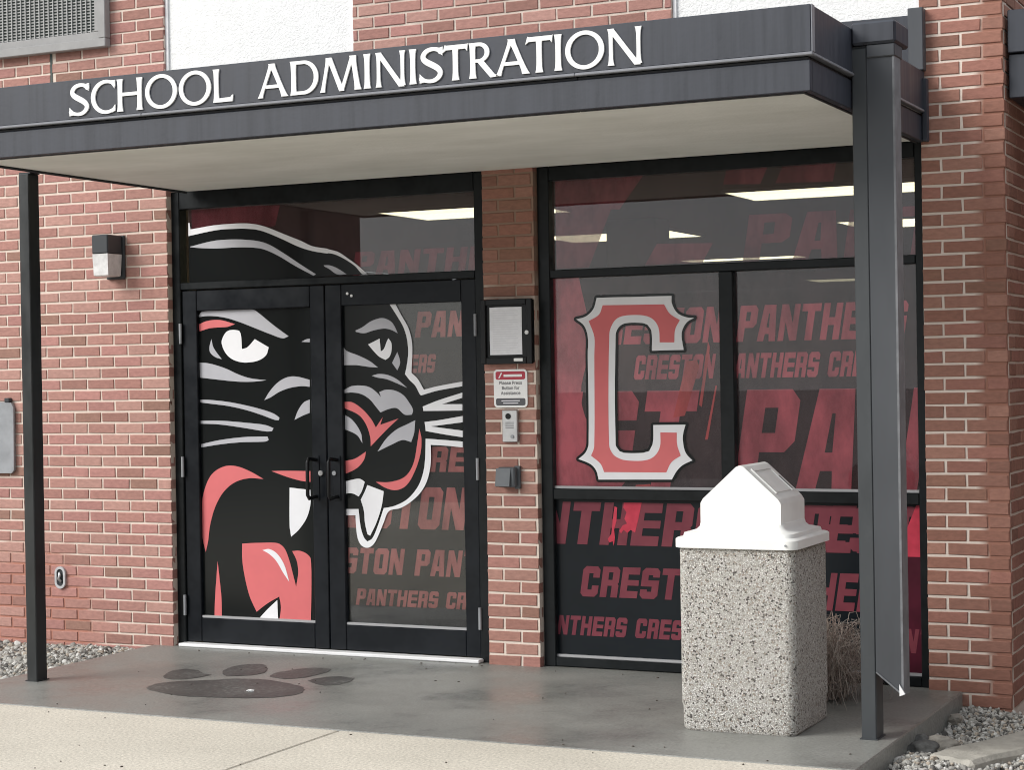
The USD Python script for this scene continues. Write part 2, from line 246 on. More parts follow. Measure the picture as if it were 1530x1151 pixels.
def mortar(name, c1, c2, centre, radius):
    """pale mortar, soiled with brick-coloured smears in one patch; the pillar patch also carries shade"""
    return usdkit.material(stage, '/World/Looks/' + name, {
        'p': ('principled_bsdf', {'roughness': 0.95, 'specular_ior_level': 0.15}),
        'g': ('geometry', {}), 'n': ('noise_texture', {'scale': 9.0, 'detail': 5.0}),
        'sub': ('vector_math', {'math_type': 'subtract', 'vector2': centre}), 'div': ('vector_math', {'math_type': 'divide', 'vector2': radius}),
        'len': ('vector_math', {'math_type': 'length'}),
        'mr': ('map_range', {'from_min': 0.75, 'from_max': 1.1, 'to_min': 1.0, 'to_max': 0.0, 'clamp': True}),
        'wob': ('math', {'math_type': 'multiply_add', 'value2': 0.55, 'value3': -0.27}), 'add': ('math', {'math_type': 'add'}),
        'mix': ('mix', {'color1': c1, 'color2': c2}), 'n3': ('noise_texture', {'scale': 70.0, 'detail': 4.0}),
        'b': ('bump', {'strength': 0.5, 'distance': 0.006})},
        [('g.position', 'n.vector'), ('g.position', 'sub.vector1'), ('sub.vector', 'div.vector1'), ('div.vector', 'len.vector1'), ('n.fac', 'wob.value1'),
         ('len.value', 'add.value1'), ('wob.value', 'add.value2'), ('add.value', 'mr.value'), ('mr.result', 'mix.fac'), ('mix.color', 'p.base_color'),
         ('g.position', 'n3.vector'), ('n3.fac', 'b.height'), ('b.normal', 'p.normal')], surface='p.BSDF')
MATS['mortar_left'] = mortar('mortar_left', (0.66, 0.56, 0.485), (0.42, 0.20, 0.15), (-1.05, 0, 0.12), (0.55, 1, 0.5))
MATS['mortar_right'] = mortar('mortar_right', (0.66, 0.575, 0.505), (0.30, 0.15, 0.11), (4.86, 0, 1.7), (0.135, 0.03, 3.2))
MATS['mortar_pillar'] = mortar('mortar_pillar', (0.66, 0.57, 0.495), (0.28, 0.19, 0.145), (2.22, 0, 2.55), (0.5, 1, 0.62))  # top patch holds soil plus the shade under the canopy
MATS['mortar'] = mat('mortar', (0.65, 0.555, 0.48), 0.95, var=0.2, vscale=12, bump=0.5, bscale=70, spec=0.15)
MATS['stucco'] = mat('stucco', (0.88, 0.88, 0.865), 0.95, var=0.07, vscale=16, bump=0.9, bscale=85, spec=0.15)
MATS['soffit'] = mat('soffit', (0.74, 0.745, 0.705), 0.9, color2=(0.64, 0.645, 0.60), vscale=1.6, bump=0.25, bscale=50, spec=0.2, detail=7, vstretch=(1, 2.2, 1))
MATS['canopy'] = mat('canopy_metal', (0.030, 0.034, 0.046), 0.46, var=0.34, vscale=26, bump=0.04, bscale=45, spec=0.5, rvar=0.07, vstretch=(1, 1, .05))
MATS['canopy_dark'] = mat('canopy_shadow_gap', (0.02, 0.021, 0.024), 0.6)
MATS['lit_trim'] = mat('canopy_lit_edge', (0.20, 0.205, 0.225), 0.4, var=0.15, vscale=7)  # paler than the canopy, standing in for sky light on its edges
MATS['post'] = mat('post_paint', (0.016, 0.0185, 0.019), 0.42, var=0.2, vscale=6, bump=0.05, bscale=60, rvar=0.08, vstretch=(1, 1, .4))
MATS['rpost'] = mat('grey_post_paint', (0.040, 0.045, 0.049), 0.45, var=0.2, vscale=6, bump=0.05, bscale=60, rvar=0.08, vstretch=(1, 1, .4))
MATS['downspout'] = mat('downspout_paint', (0.050, 0.054, 0.061), 0.42, var=0.15, vscale=5, rvar=0.06, vstretch=(1, 1, .3))
MATS['downspout_edge'] = mat('downspout_seam', (0.17, 0.175, 0.185), 0.42, var=0.35, vscale=14)
MATS['letters'] = mat('white_sign_paint', (0.80, 0.80, 0.79), 0.5, var=0.06, vscale=9)
MATS['frame'] = mat('black_frame', (0.0075, 0.0095, 0.0105), 0.34, var=0.25, vscale=7, spec=0.22, rvar=0.08)
MATS['leaf'] = mat('black_door_metal', (0.0065, 0.0085, 0.0115), 0.32, var=0.25, vscale=5, spec=0.24, rvar=0.08)
MATS['bead'] = mat('glazing_bead', (0.34, 0.34, 0.345), 0.4)  # pale grey stands in for sky light caught on the bead
MATS['alu'] = mat('white_aluminium', (0.78, 0.78, 0.78), 0.4, var=0.1, vscale=10)
MATS['steel'] = mat('brushed_steel', (0.55, 0.55, 0.55), 0.35, metal=0.9, var=0.15, vscale=20)
MATS['pale_steel'] = mat('pale_steel', (0.50, 0.50, 0.51), 0.4, var=0.2, vscale=30)
MATS['grey_metal'] = mat('grey_metal', (0.30, 0.31, 0.325), 0.5, metal=0.2, var=0.2, vscale=9, rvar=0.1)
MATS['vent_metal'] = mat('vent_metal', (0.29, 0.285, 0.28), 0.55, var=0.18, vscale=7)
MATS['wire'] = mat('vent_wire', (0.33, 0.33, 0.32), 0.55)
MATS['dark'] = mat('dark_void', (0.075, 0.09, 0.085), 0.9)
MATS['black'] = mat('black_plastic', (0.005, 0.0055, 0.006), 0.35, spec=0.3)
MATS['lamp_black'] = mat('lamp_black', (0.030, 0.034, 0.038), 0.4)
MATS['lens'] = mat('frosted_lens', (0.72, 0.71, 0.70), 0.35, var=0.25, vscale=22)
MATS['paper'] = mat('paper', (0.80, 0.80, 0.83), 0.8, var=0.08, vscale=40)
MATS['white'] = mat('white_print', (0.82, 0.82, 0.81), 0.6)
MATS['vinyl_white'] = mat('white_vinyl', (0.74, 0.74, 0.76), 0.55, var=0.04, vscale=8)
MATS['vinyl_grey'] = mat('grey_vinyl', (0.40, 0.40, 0.43), 0.55, var=0.06, vscale=8)
MATS['vinyl_red'] = mat('red_vinyl', (0.61, 0.13, 0.135), 0.55, var=0.06, vscale=8)
MATS['vinyl_black'] = mat('black_vinyl', (0.0075, 0.009, 0.009), 0.16, spec=0.3)
MATS['vinyl_low'] = mat('dark_window_vinyl', (0.007, 0.010, 0.013), 0.3, var=0.2, vscale=6, spec=0.22)
MATS['vinyl_low_maroon'] = mat('maroon_window_vinyl', (0.085, 0.010, 0.024), 0.4, var=0.4, vscale=5, spec=0.22)
MATS['vinyl_low_red'] = mat('red_window_vinyl', (0.185, 0.042, 0.056), 0.4, color2=(0.14, 0.028, 0.042), vscale=5, spec=0.22)
MATS['vinyl_low_hot'] = mat('bright_red_window_vinyl', (0.55, 0.05, 0.085), 0.4, color2=(0.42, 0.035, 0.06), vscale=14, spec=0.22)
MATS['sign_red'] = mat('sign_red', (0.42, 0.03, 0.055), 0.5)
MATS['ink'] = mat('grey_ink', (0.10, 0.10, 0.11), 0.7)
MATS['pale_ink'] = mat('pale_ink', (0.68, 0.68, 0.71), 0.8)
MATS['box_grey'] = mat('outlet_box_grey', (0.09, 0.10, 0.11), 0.5, var=0.2, vscale=15)
MATS['glass'] = glassy('window_glass', ior=1.42)
MATS['film_up'] = perforated('film_dark_clear', (0.085, 0.052, 0.055), 0.50)
MATS['film'] = perforated('film_dark', (0.050, 0.050, 0.046), 0.80)
MATS['film_wine'] = perforated('film_wine', (0.072, 0.042, 0.044), 0.80, var=0.5)
MATS['film_low'] = perforated('film_dark_dense', (0.010, 0.011, 0.012), 0.97)
MATS['red_up'] = perforated('film_red_faint', (0.34, 0.085, 0.105), 0.56, var=0.5)
MATS['red'] = perforated('film_red', (0.56, 0.125, 0.155), 0.93, var=0.5)
MATS['red_door'] = perforated('film_red_door', (0.50, 0.19, 0.175), 0.94, var=0.5)
MATS['red_low'] = perforated('film_red_dense', (0.25, 0.05, 0.065), 0.97, var=0.3)
MATS['red_hot'] = perforated('film_red_bright', (0.56, 0.10, 0.10), 0.95, var=0.5)
MATS['lid'] = mat('white_plastic', (0.83, 0.83, 0.80), 0.45, var=0.12, vscale=5, detail=8, rvar=.08)
MATS['ceiling'] = mat('ceiling_tile', (0.35, 0.33, 0.32), 0.9)
MATS['inside'] = mat('inside_wall', (0.16, 0.13, 0.125), 0.9)
MATS['carpet'] = mat('carpet', (0.08, 0.075, 0.075), 0.95)
MATS['troffer'] = usdkit.material(stage, '/World/Looks/ceiling_lamp', {'e': ('emission', {'color': (1.0, 0.92, 0.60), 'strength': 3.0})}, surface='e.emission')
MATS['bark_crumb'] = mat('leaf_crumb', (0.075, 0.055, 0.04), 0.9, var=0.5, vscale=40)
MATS['asphalt'] = mat('lot_surface', (0.20, 0.195, 0.185), 0.9, var=0.3, vscale=3, bump=0.5, bscale=120)
MATS['soil'] = mat('soil', (0.16, 0.145, 0.125), 0.95, var=0.5, vscale=18, bump=0.8, bscale=60)
MATS['kerb'] = mat('kerb_concrete', (0.42, 0.40, 0.35), 0.9, var=0.3, vscale=8, bump=0.7, bscale=60, spec=0.2)
MATS['stone_dark'] = mat('dark_stone', (0.13, 0.13, 0.125), 0.85, var=0.5, vscale=14, bump=0.8, bscale=50)
MATS['stone_tan'] = mat('tan_stone', (0.40, 0.37, 0.32), 0.85, var=0.4, vscale=14, bump=0.8, bscale=50)
for i, c in enumerate([(0.44, 0.43, 0.39), (0.29, 0.28, 0.255), (0.56, 0.55, 0.515), (0.13, 0.125, 0.115), (0.40, 0.345, 0.28)]):
    MATS['pebble%d' % i] = mat('pebble_%d' % i, c, 0.85, var=0.3, vscale=50, spec=0.3)
for i, c in enumerate([(0.38, 0.32, 0.27), (0.27, 0.20, 0.17), (0.17, 0.13, 0.105), (0.50, 0.44, 0.385)]):
    MATS['straw%d' % i] = mat('straw_%d' % i, c, 0.8, var=0.3, vscale=30)

def concrete(name, c1, c2, rough, rvar, fine=0.16, bumpk=0.35, spec=0.4):
    return usdkit.material(stage, '/World/Looks/' + name, {
        'p': ('principled_bsdf', {'specular_ior_level': spec}), 'g': ('geometry', {}),
        'n': ('noise_texture', {'scale': 1.3, 'detail': 8.0, 'roughness': 0.62}), 'r': ('rgb_ramp', {'ramp': [(0.36, c2), (0.64, c1)]}),
        'f': ('noise_texture', {'scale': 75.0, 'detail': 4.0, 'roughness': 0.75}),
        'fr': ('map_range', {'from_min': 0.3, 'from_max': 0.7, 'to_min': 1 - fine, 'to_max': 1 + fine}),
        'h': ('hsv', {}), 'v': ('voronoi_texture', {'scale': 23.0}),
        'vr': ('map_range', {'from_min': 0.03, 'from_max': 0.07, 'to_min': 0.62, 'to_max': 1.0, 'clamp': True}),
        'n5': ('noise_texture', {'scale': 7.0, 'detail': 2.0}), 'nr': ('map_range', {'from_min': 0.58, 'from_max': 0.66, 'to_min': 0.0, 'to_max': 1.0, 'clamp': True}),
        'sp': ('mix', {'color1': (1, 1, 1)}), 'mul': ('mix', {'mix_type': 'multiply', 'fac': 1.0}),
        'rr': ('map_range', {'from_min': 0.35, 'from_max': 0.65, 'to_min': rough - rvar, 'to_max': rough + rvar, 'clamp': True}),
        'b': ('bump', {'strength': bumpk, 'distance': 0.004})},
        [('g.position', 'n.vector'), ('n.fac', 'r.fac'), ('g.position', 'f.vector'), ('f.fac', 'fr.value'), ('fr.result', 'h.value'),
         ('r.color', 'h.color'), ('g.position', 'v.vector'), ('v.distance', 'vr.value'), ('g.position', 'n5.vector'), ('n5.fac', 'nr.value'),
         ('nr.result', 'sp.fac'), ('vr.result', 'sp.color2'), ('h.color', 'mul.color1'), ('sp.color', 'mul.color2'), ('mul.color', 'p.base_color'),
         ('n.fac', 'rr.value'), ('rr.result', 'p.roughness'), ('f.fac', 'b.height'), ('b.normal', 'p.normal')], surface='p.BSDF')
MATS['pavement'] = concrete('pale_concrete', (0.575, 0.532, 0.45), (0.505, 0.468, 0.395), 0.85, 0.06, fine=0.36, bumpk=0.6, spec=0.25)
MATS['slab'] = concrete('damp_concrete', (0.225, 0.225, 0.207), (0.172, 0.174, 0.16), 0.36, 0.20, fine=0.34, bumpk=0.35, spec=0.5)
MATS['paw'] = usdkit.material(stage, '/World/Looks/paw_stain', {
    'p': ('principled_bsdf', {'roughness': 0.5, 'specular_ior_level': 0.4}), 'g': ('geometry', {}),
    'n': ('noise_texture', {'scale': 38.0, 'detail': 7.0, 'roughness': 0.75}), 'n2': ('noise_texture', {'scale': 3.0, 'detail': 4.0}),
    'a': ('math', {'math_type': 'multiply_add', 'value2': 0.45}), 'r': ('rgb_ramp', {'ramp': [(0.62, (0.046, 0.047, 0.045)), (0.78, (0.078, 0.079, 0.074)), (0.93, (0.17, 0.172, 0.16))]})},
    [('g.position', 'n.vector'), ('g.position', 'n2.vector'), ('n2.fac', 'a.value1'), ('n.fac', 'a.value3'), ('a.value', 'r.fac'), ('r.color', 'p.base_color')], surface='p.BSDF')

def aggregate(name):
    return usdkit.material(stage, '/World/Looks/' + name, {
        'p': ('principled_bsdf', {'roughness': 0.8, 'specular_ior_level': 0.3}), 'g': ('geometry', {}),
        'w': ('noise_texture', {'scale': 60.0, 'detail': 2.0}), 'wm': ('vector_math', {'math_type': 'multiply_add', 'vector2': (0.012, 0.012, 0.012)}),
        'v': ('voronoi_texture', {'scale': 150.0}), 'e': ('voronoi_texture', {'scale': 150.0, 'feature': 'distance_to_edge'}),
        'sc': ('separate_color', {}),
        'r': ('rgb_ramp', {'interpolate': False, 'ramp': [(0.0, (0.75, 0.735, 0.70)), (0.26, (0.60, 0.575, 0.525)), (0.46, (0.78, 0.765, 0.72)), (0.66, (0.42, 0.36, 0.30)),
                                    (0.72, (0.60, 0.57, 0.52)), (0.83, (0.10, 0.09, 0.085)), (0.93, (0.74, 0.72, 0.67))]}),
        'em': ('map_range', {'from_min': 0.0, 'from_max': 0.14, 'to_min': 0.0, 'to_max': 1.0, 'clamp': True}),
        'mix': ('mix', {'color1': (0.33, 0.30, 0.26)}), 'b': ('bump', {'strength': 0.9, 'distance': 0.006})},
        [('g.position', 'w.vector'), ('w.color', 'wm.vector1'), ('g.position', 'wm.vector3'), ('wm.vector', 'v.vector'), ('wm.vector', 'e.vector'),
         ('v.color', 'sc.color'), ('sc.r', 'r.fac'), ('e.distance', 'em.value'), ('em.result', 'mix.fac'), ('r.color', 'mix.color2'),
         ('mix.color', 'p.base_color'), ('em.result', 'b.height'), ('b.normal', 'p.normal')], surface='p.BSDF')
MATS['wing_brick'] = mat('wing_brick', (0.10, 0.055, 0.042), 0.9, var=0.2, vscale=3)
MATS['aggregate'] = aggregate('exposed_aggregate')

# ------------------------------------------------------------------ ground
rnd = random.Random(7)
obj('ground', bx(-160, 160, -160, 160, -0.5, -0.16), 'asphalt', kind='structure', label='worn grey parking lot ground')
pv = UsdGeom.Xform.Define(stage, '/World/pavement'); tag(pv, 'pale concrete pavement with a sawn joint', kind='structure')
def slab_mesh(x0, x1, y0, y1, z0=-0.15, z1=0.0, c=0.006):
    return cbx(x0, x1, y0, y1, z0, z1, c)
for (x0, x1) in ((-6.0, -2.395), (-2.385, -0.05), (-0.04, 2.286), (2.294, 4.63)):
    for (y0, y1) in ((-4.38, -1.943), (-6.9, -4.39)):
        obj('paving_slab', slab_mesh(x0, x1, y0, y1), 'pavement', pv)
obj('paving_slab', slab_mesh(4.64, 14, -9.4, -3.0), 'pavement', pv)
obj('paving_slab', slab_mesh(-6, 4.63, -11.5, -6.91), 'pavement', pv)
obj('porch_slab', slab_mesh(-0.16, 4.63, -1.930, 0.20), 'slab', kind='structure', label='grey damp concrete porch slab under the canopy')

# unseen building added across the forecourt to make the dark reflection in the doors
wing = thing('school_wing', 'unseen brown brick building added for the dark reflection in the doors', 'building')
obj('wall', cbx(-62, -22.6, -41, -31, -0.15, 9.2, .05), 'wing_brick', wing)
obj('roof_edge', cbx(-62.2, -22.4, -41.2, -30.8, 9.205, 9.7, .03), 'canopy', wing)
for zz in (1.2, 5.4):
    for k in range(9):
        xx = -60.5 + k * 4.2
        wd = obj('window', bx(xx, xx + 2.4, -30.985, -30.95, zz, zz + 1.9), 'black', wing)
        obj('sill', bx(xx - .1, xx + 2.5, -30.98, -30.86, zz - .12, zz - .002), 'kerb', wd)

wing = thing('school_wing', 'unseen brown brick wing added at the right to block sky light', 'building')  # unseen mass added to keep sky light off faces turned right
obj('wall', cbx(11.5, 24, -20, 2.59, -0.15, 6.4, .05), 'wing_brick', wing)
obj('roof_edge', cbx(11.3, 24.2, -20.2, 2.58, 6.405, 6.8, .03), 'canopy', wing)
for k in range(5):
    wd = obj('window', bx(11.45, 11.485, -18 + k * 4, -15.6 + k * 4, 1.1, 3.2), 'black', wing)
    obj('sill', bx(11.36, 11.48, -18.1 + k * 4, -15.5 + k * 4, .98, 1.098), 'kerb', wd)

# gravel beds
def rock_mesh(seed, s=(1, 1, 1), sub=1, amp=0.35):
    m = trimesh.creation.icosphere(subdivisions=sub, radius=1.0)
    v = np.array(m.vertices)
    k = 1 + amp * (meshkit.fbm(v * 1.3 + seed * 7.3, 3, seed) - 0.5) * 2
    v = v * k[:, None] * np.array(s)
    return trimesh.Trimesh(v, m.faces, process=False)

def gravel(name, label, rects, z, seed, dens, size=(0.009, 0.021)):
    r = np.random.default_rng(seed)
    pi = UsdGeom.PointInstancer.Define(stage, '/World/' + name)
    tag(pi, label, 'gravel', kind='stuff')
    protos = []
    for i in range(5):
        for k in range(2):
            p = '/World/%s/pebble_%03d' % (name, i * 2 + k + 1)
            m = usdkit.mesh(stage, p, rock_mesh(i * 5 + k, (1, 0.85, 0.62)), MATS['pebble%d' % i])
            protos.append(Sdf.Path(p))
    pi.CreatePrototypesRel().SetTargets(protos)
    P, O, Sc, I = [], [], [], []
    for (x0, x1, y0, y1, keep) in rects:
        n = int((x1 - x0) * (y1 - y0) * dens)
        for _ in range(n):
            x, y = r.uniform(x0, x1), r.uniform(y0, y1)
            if not keep(x, y):
                continue
            s = r.uniform(*size) * (1.7 if r.random() < 0.06 else 1)
            P.append((x, y, z(x, y) + r.uniform(0, 0.018)))
            q = r.normal(size=4); q /= np.linalg.norm(q)
            O.append(Gf.Quath(float(q[0]), float(q[1]), float(q[2]), float(q[3])))
            Sc.append((s, s, s))
            I.append(int(r.choice([0, 1, 2, 3, 4], p=[.29, .22, .18, .17, .14]) * 2 + r.integers(0, 2)))
    pi.CreatePositionsAttr([Gf.Vec3f(*map(float, p)) for p in P])
    pi.CreateOrientationsAttr(O)
    pi.CreateScalesAttr([Gf.Vec3f(*map(float, s)) for s in Sc])
    pi.CreateProtoIndicesAttr(I)
obj('gravel_bed', bx(-6, -0.17, -1.93, 0.0, -0.30, -0.075), 'soil', kind='structure', label='earth under the gravel left of the porch')
obj('gravel_bed', bx(4.64, 9, -2.99, 0.0, -0.30, -0.112), 'soil', kind='structure', label='earth under the gravel right of the porch')
bump_l = lambda x, y: -0.07 + 0.03 * math.sin(x * 5 + 1) * math.sin(y * 4) + 0.02
bump_r = lambda x, y: -0.105 + 0.022 * math.sin(x * 7) * math.sin(y * 5 + 2)
gravel('gravel', 'pale gravel along the foot of the brick wall behind the left post',
       [(-2.2, -0.17, -1.92, -0.02, lambda x, y: True)], bump_l, 3, 6200, (0.007, 0.019))
gravel('gravel_001', 'pale gravel beside the right end of the porch slab',
       [(4.645, 6.2, -2.6, -0.02, lambda x, y: True)], bump_r, 4, 6500, (0.004, 0.0135))

# ------------------------------------------------------------------ brick walls
C, HM = 0.0667, 0.1016
Z0, X0 = 1.4579, -0.8195
def in_frame(p):
    q = np.asarray(p) - np.array(CAM)
    zz = q @ _f
    u = 0.5 + 2792.13 / 1530 * (q @ _r) / zz; v = 0.5 + 2792.13 / 1151 * (q @ _d) / zz
    return -0.01 < u < 1.01 and -0.02 < v < 1.02

def brick_mesh(u0, u1, z0, z1, R, put, depth=0.05, proud=0.0):
    c = 0.0025
    j = lambda: R.uniform(-0.0019, 0.0019)
    t = -proud + R.uniform(-0.0010, 0.0010)
    back = [(u0, depth, z0), (u1, depth, z0), (u1, depth, z1), (u0, depth, z1)]
    mid = [(u0 + j(), t + c, z0 + j()), (u1 + j(), t + c, z0 + j()), (u1 + j(), t + c, z1 + j()), (u0 + j(), t + c, z1 + j())]
    fr = [(mid[0][0] + c, t, mid[0][2] + c), (mid[1][0] - c, t, mid[1][2] + c), (mid[2][0] - c, t, mid[2][2] - c), (mid[3][0] + c, t, mid[3][2] - c)]
    V = [put(*p) for p in back + mid + fr]
    F = []
    for a, b in ((0, 4), (4, 8)):
        for k in range(4):
            p, q = a + k, a + (k + 1) % 4
            r_, s = b + (k + 1) % 4, b + k
            F += [(p, q, r_), (p, r_, s)]
    F += [(8, 9, 10), (8, 10, 11)]
    m = trimesh.Trimesh(np.array(V), np.array(F), process=False)
    return m

def lay(parent, u0, u1, z0, z1, put, tone, seed, off=X0, holes=(), mj=0.0125, hidden=lambda c: False, upper=None, limit=300):
    """courses of stretchers; every brick in view a part of its own, those outside the picture one joined part"""
    R = random.Random(seed)
    near, far = [], []
    j0, j1 = int(math.floor((Z0 - z1) / C)), int(math.ceil((Z0 - z0) / C))
    for j in range(j0, j1):
        zt, zb = min(Z0 - j * C - mj / 2, z1), max(Z0 - (j + 1) * C + mj / 2, z0)
        if zt - zb < 0.018:
            continue
        h0 = int(math.floor((u0 - off) / HM)) - 2
        h0 += (h0 - j) % 2
        h = h0
        while off + h * HM < u1:
            a, b = max(off + h * HM + mj / 2, u0), min(off + (h + 2) * HM - mj / 2, u1)
            h += 2
            spans = [(a, b)]
            for (hx0, hx1, hz0, hz1) in holes:
                if zt > hz0 and zb < hz1:
                    spans = [s for (p, q) in spans for s in ((p, min(q, hx0)), (max(p, hx1), q)) if s[1] - s[0] > 1e-4]
            for (p, q) in spans:
                if q - p < 0.018:
                    continue
                m = brick_mesh(p, q, zb, zt, R, put)
                k = R.choices(range(6), weights=(30, 25, 22, 6, 20, 4))[0]
                c = np.array(put((p + q) / 2, 0, (zb + zt) / 2))
                (near if in_frame(c) and not hidden(c) else far).append((np.linalg.norm(c - CAM), m, k))
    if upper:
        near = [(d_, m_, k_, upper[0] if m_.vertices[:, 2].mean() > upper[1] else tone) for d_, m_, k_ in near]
    else:
        near = [(d_, m_, k_, tone) for d_, m_, k_ in near]
    near.sort(key=lambda t: t[0])
    for _, m, k, tn in near[:limit]:
        obj('brick', m, '%s%d' % (tn, k), parent)
    rest = [q[:3] for q in near[limit:]] + far
    for k in range(6):
        ms = [m for _, m, kk in rest if kk == k]
        if ms:
            obj('brickwork', join(*ms), '%s%d' % (tone, k), parent, kind='stuff')

front = lambda u, d, z: (u, d, z)
CAN_HID = lambda c: c[0] > 0.1 and 2.70 < c[2] < 3.40 and c[0] < 4.47
# left of the doors, with the vent opening and an expansion joint
VENT = lambda c: CAN_HID(c) or (c[0] < -0.46 and c[2] > 3.66)
wl = thing('brick_wall', 'pinkish red brick wall left of the glass doors, with pale mortar', 'brick wall')
lay(wl, -5.0, -0.012, -0.14, 4.9, front, 'brick', 11, holes=((-0.856, -0.842, 3.0, 3.6),), hidden=VENT)
obj('mortar', bx(-5.0, -0.0125, 0.0055, 0.045, -0.2, 4.9), 'mortar_left', wl)
obj('backing', bx(-5.0, -0.012, 0.046, 0.30, -0.3, 4.9), 'mortar', wl)
obj('expansion_joint', bx(-0.856, -0.842, 0.001, 0.02, 3.0, 3.58), 'dark', wl)
# between the two white panels, above the canopy
wu = thing('brick_wall', 'pinkish brick panel above the canopy between the two white panels', 'brick wall')
lay(wu, 1.282, 3.185, 2.70, 4.9, front, 'brick', 12, hidden=CAN_HID)
obj('mortar', bx(1.2825, 3.1845, 0.0055, 0.045, 2.70, 4.9), 'mortar', wu)
obj('backing', bx(-0.012, 4.47, 0.11, 0.30, 2.70, 4.9), 'mortar', wu)
# narrow pillar between doors and window
wp = thing('brick_pillar', 'narrow brick pillar between the glass doors and the large window', 'brick pillar')
lay(wp, 2.072, 2.378, -0.02, 2.69, front, 'mbrick', 13, off=2.0655 - HM * 1, holes=(), upper=('dbrick', 1.98))  # darker top bricks carry canopy shade and dirt in their colour
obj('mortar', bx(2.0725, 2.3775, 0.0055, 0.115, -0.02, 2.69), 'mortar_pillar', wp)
# right pier with its return
wr = thing('brick_wall', 'brownish brick pier right of the window, turning a corner at the picture edge', 'brick wall')
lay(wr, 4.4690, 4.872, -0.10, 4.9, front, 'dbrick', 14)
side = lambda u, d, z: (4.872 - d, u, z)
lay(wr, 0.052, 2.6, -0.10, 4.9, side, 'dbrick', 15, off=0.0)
obj('mortar', bx(4.4695, 4.8665, 0.0055, 2.6, -0.2, 4.9), 'mortar_right', wr)
wb = thing('brick_wall', 'set back stretch of brick wall beyond the corner', 'brick wall')
lay(wb, 4.9, 11.6, -0.10, 4.9, lambda u, d, z: (u, 2.6 + d, z), 'dbrick', 16, limit=40)
obj('mortar', bx(4.873, 11.6, 2.6055, 2.9, -0.2, 4.9), 'mortar', wb)

# white panels above the canopy
def stucco_panel(x0, x1, label):
    t = thing('stucco_panel', label, 'wall panel')
    obj('panel', cbx(x0 + 0.004, x1 - 0.004, 0.030, 0.10, 3.302, 4.9, 0.003), 'stucco', t)
    obj('edge_bead', bx(x0, x0 + 0.018, 0.018, 0.029, 3.302, 4.9), 'alu', t)
    obj('edge_bead', bx(x1 - 0.018, x1, 0.018, 0.029, 3.302, 4.9), 'alu', t)
stucco_panel(-0.010, 1.280, 'white rough stucco panel above the lettering at the left')
stucco_panel(3.187, 4.467, 'white rough stucco panel above the canopy corner at the right')

# vent with wire mesh, upper left
vt = thing('wall_vent', 'grey framed wire mesh vent high on the brick wall', 'vent', (0, 0, 0))
fw = 0.035
for (a, b, p) in ((0.0, 0.052, -0.055), (0.0525, 0.098, -0.032)):
    obj('frame', join(cbx(-2.3 + a, -0.395 - a, p, -0.003, 3.580 + a, 3.580 + b, .004), cbx(-0.395 - b, -0.395 - a, p, -0.003, 3.580 + b + .0005, 4.6 - b - .0005, .004),
                      cbx(-2.3 + a, -2.3 + b, p, -0.003, 3.580 + b + .0005, 4.6 - b - .0005, .004), cbx(-2.3 + a, -0.395 - a, p, -0.003, 4.6 - b, 4.6 - a, .004)), 'vent_metal', vt)
obj('wire_mesh', join(*[bx(x, x + 0.006, -0.020, -0.014, 3.672, 4.51) for x in np.arange(-2.2, -0.49, 0.0355)],
                      *[bx(-2.205, -0.49, -0.013, -0.008, z, z + 0.0065) for z in np.arange(3.685, 4.51, 0.0185)]), 'wire', vt, kind='stuff')
obj('back_panel', bx(-2.21, -0.485, -0.006, -0.003, 3.67, 4.51), 'dark', vt)

# ------------------------------------------------------------------ lettering shapes
def block_letter(ch):
    """heavy athletic capitals with clipped corners, 1 high and 0.66 wide"""
    w, a, b, c = 0.66, 0.25, 0.23, 0.11
    full = sbox(0, 0, w, 1)
    octo = Polygon([(c, 0), (w - c, 0), (w, c), (w, 1 - c), (w - c, 1), (c, 1), (0, 1 - c), (0, c)])
    if ch == 'C':
        return octo.difference(sbox(a, b, w - a, 1 - b)).difference(sbox(w - a - .01, .37, w + 1, .63))
    if ch == 'O':
        return octo.difference(sbox(a, b, w - a, 1 - b))
    if ch in 'PR':
        up = Polygon([(0, .38), (w - c, .38), (w, .38 + c), (w, 1 - c), (w - c, 1), (0, 1)])
        s = up.union(sbox(0, 0, a, 1)).difference(sbox(a, .57, w - a, .82))
        return s.union(Polygon([(w - a, 0), (w, 0), (w, .40), (w - .05, .46), (w - a, .46)])) if ch == 'R' else s
    if ch == 'E':
        return full.difference(sbox(a, b, w + 1, .41)).difference(sbox(a, .59, w + 1, 1 - b))
    if ch == 'S':
        s = octo.difference(sbox(a, .60, w - a, 1 - b)).difference(sbox(a, b, w - a, .40))
        return s.difference(sbox(w - a - .01, .60, w + 1, .70)).difference(sbox(-1, .30, a + .01, .40))
    if ch == 'T':
        return sbox(0, .79, w, 1).union(sbox(w / 2 - .125, 0, w / 2 + .125, 1))
    if ch == 'N':
        return sbox(0, 0, .2, 1).union(sbox(w - .2, 0, w, 1)).union(Polygon([(0, 1), (.24, 1), (w, 0), (w - .24, 0)]))
    if ch == 'A':
        return Polygon([(0, 0), (.23, 0), (.26, .2), (.40, .2), (.43, 0), (w, 0), (w - .12, 1), (.12, 1)]).difference(Polygon([(.285, .38), (.375, .38), (.35, .76), (.31, .76)]))
    if ch == 'H':
        return full.difference(sbox(.225, -.1, w - .225, .40)).difference(sbox(.225, .61, w - .225, 1.1))
    return Polygon()

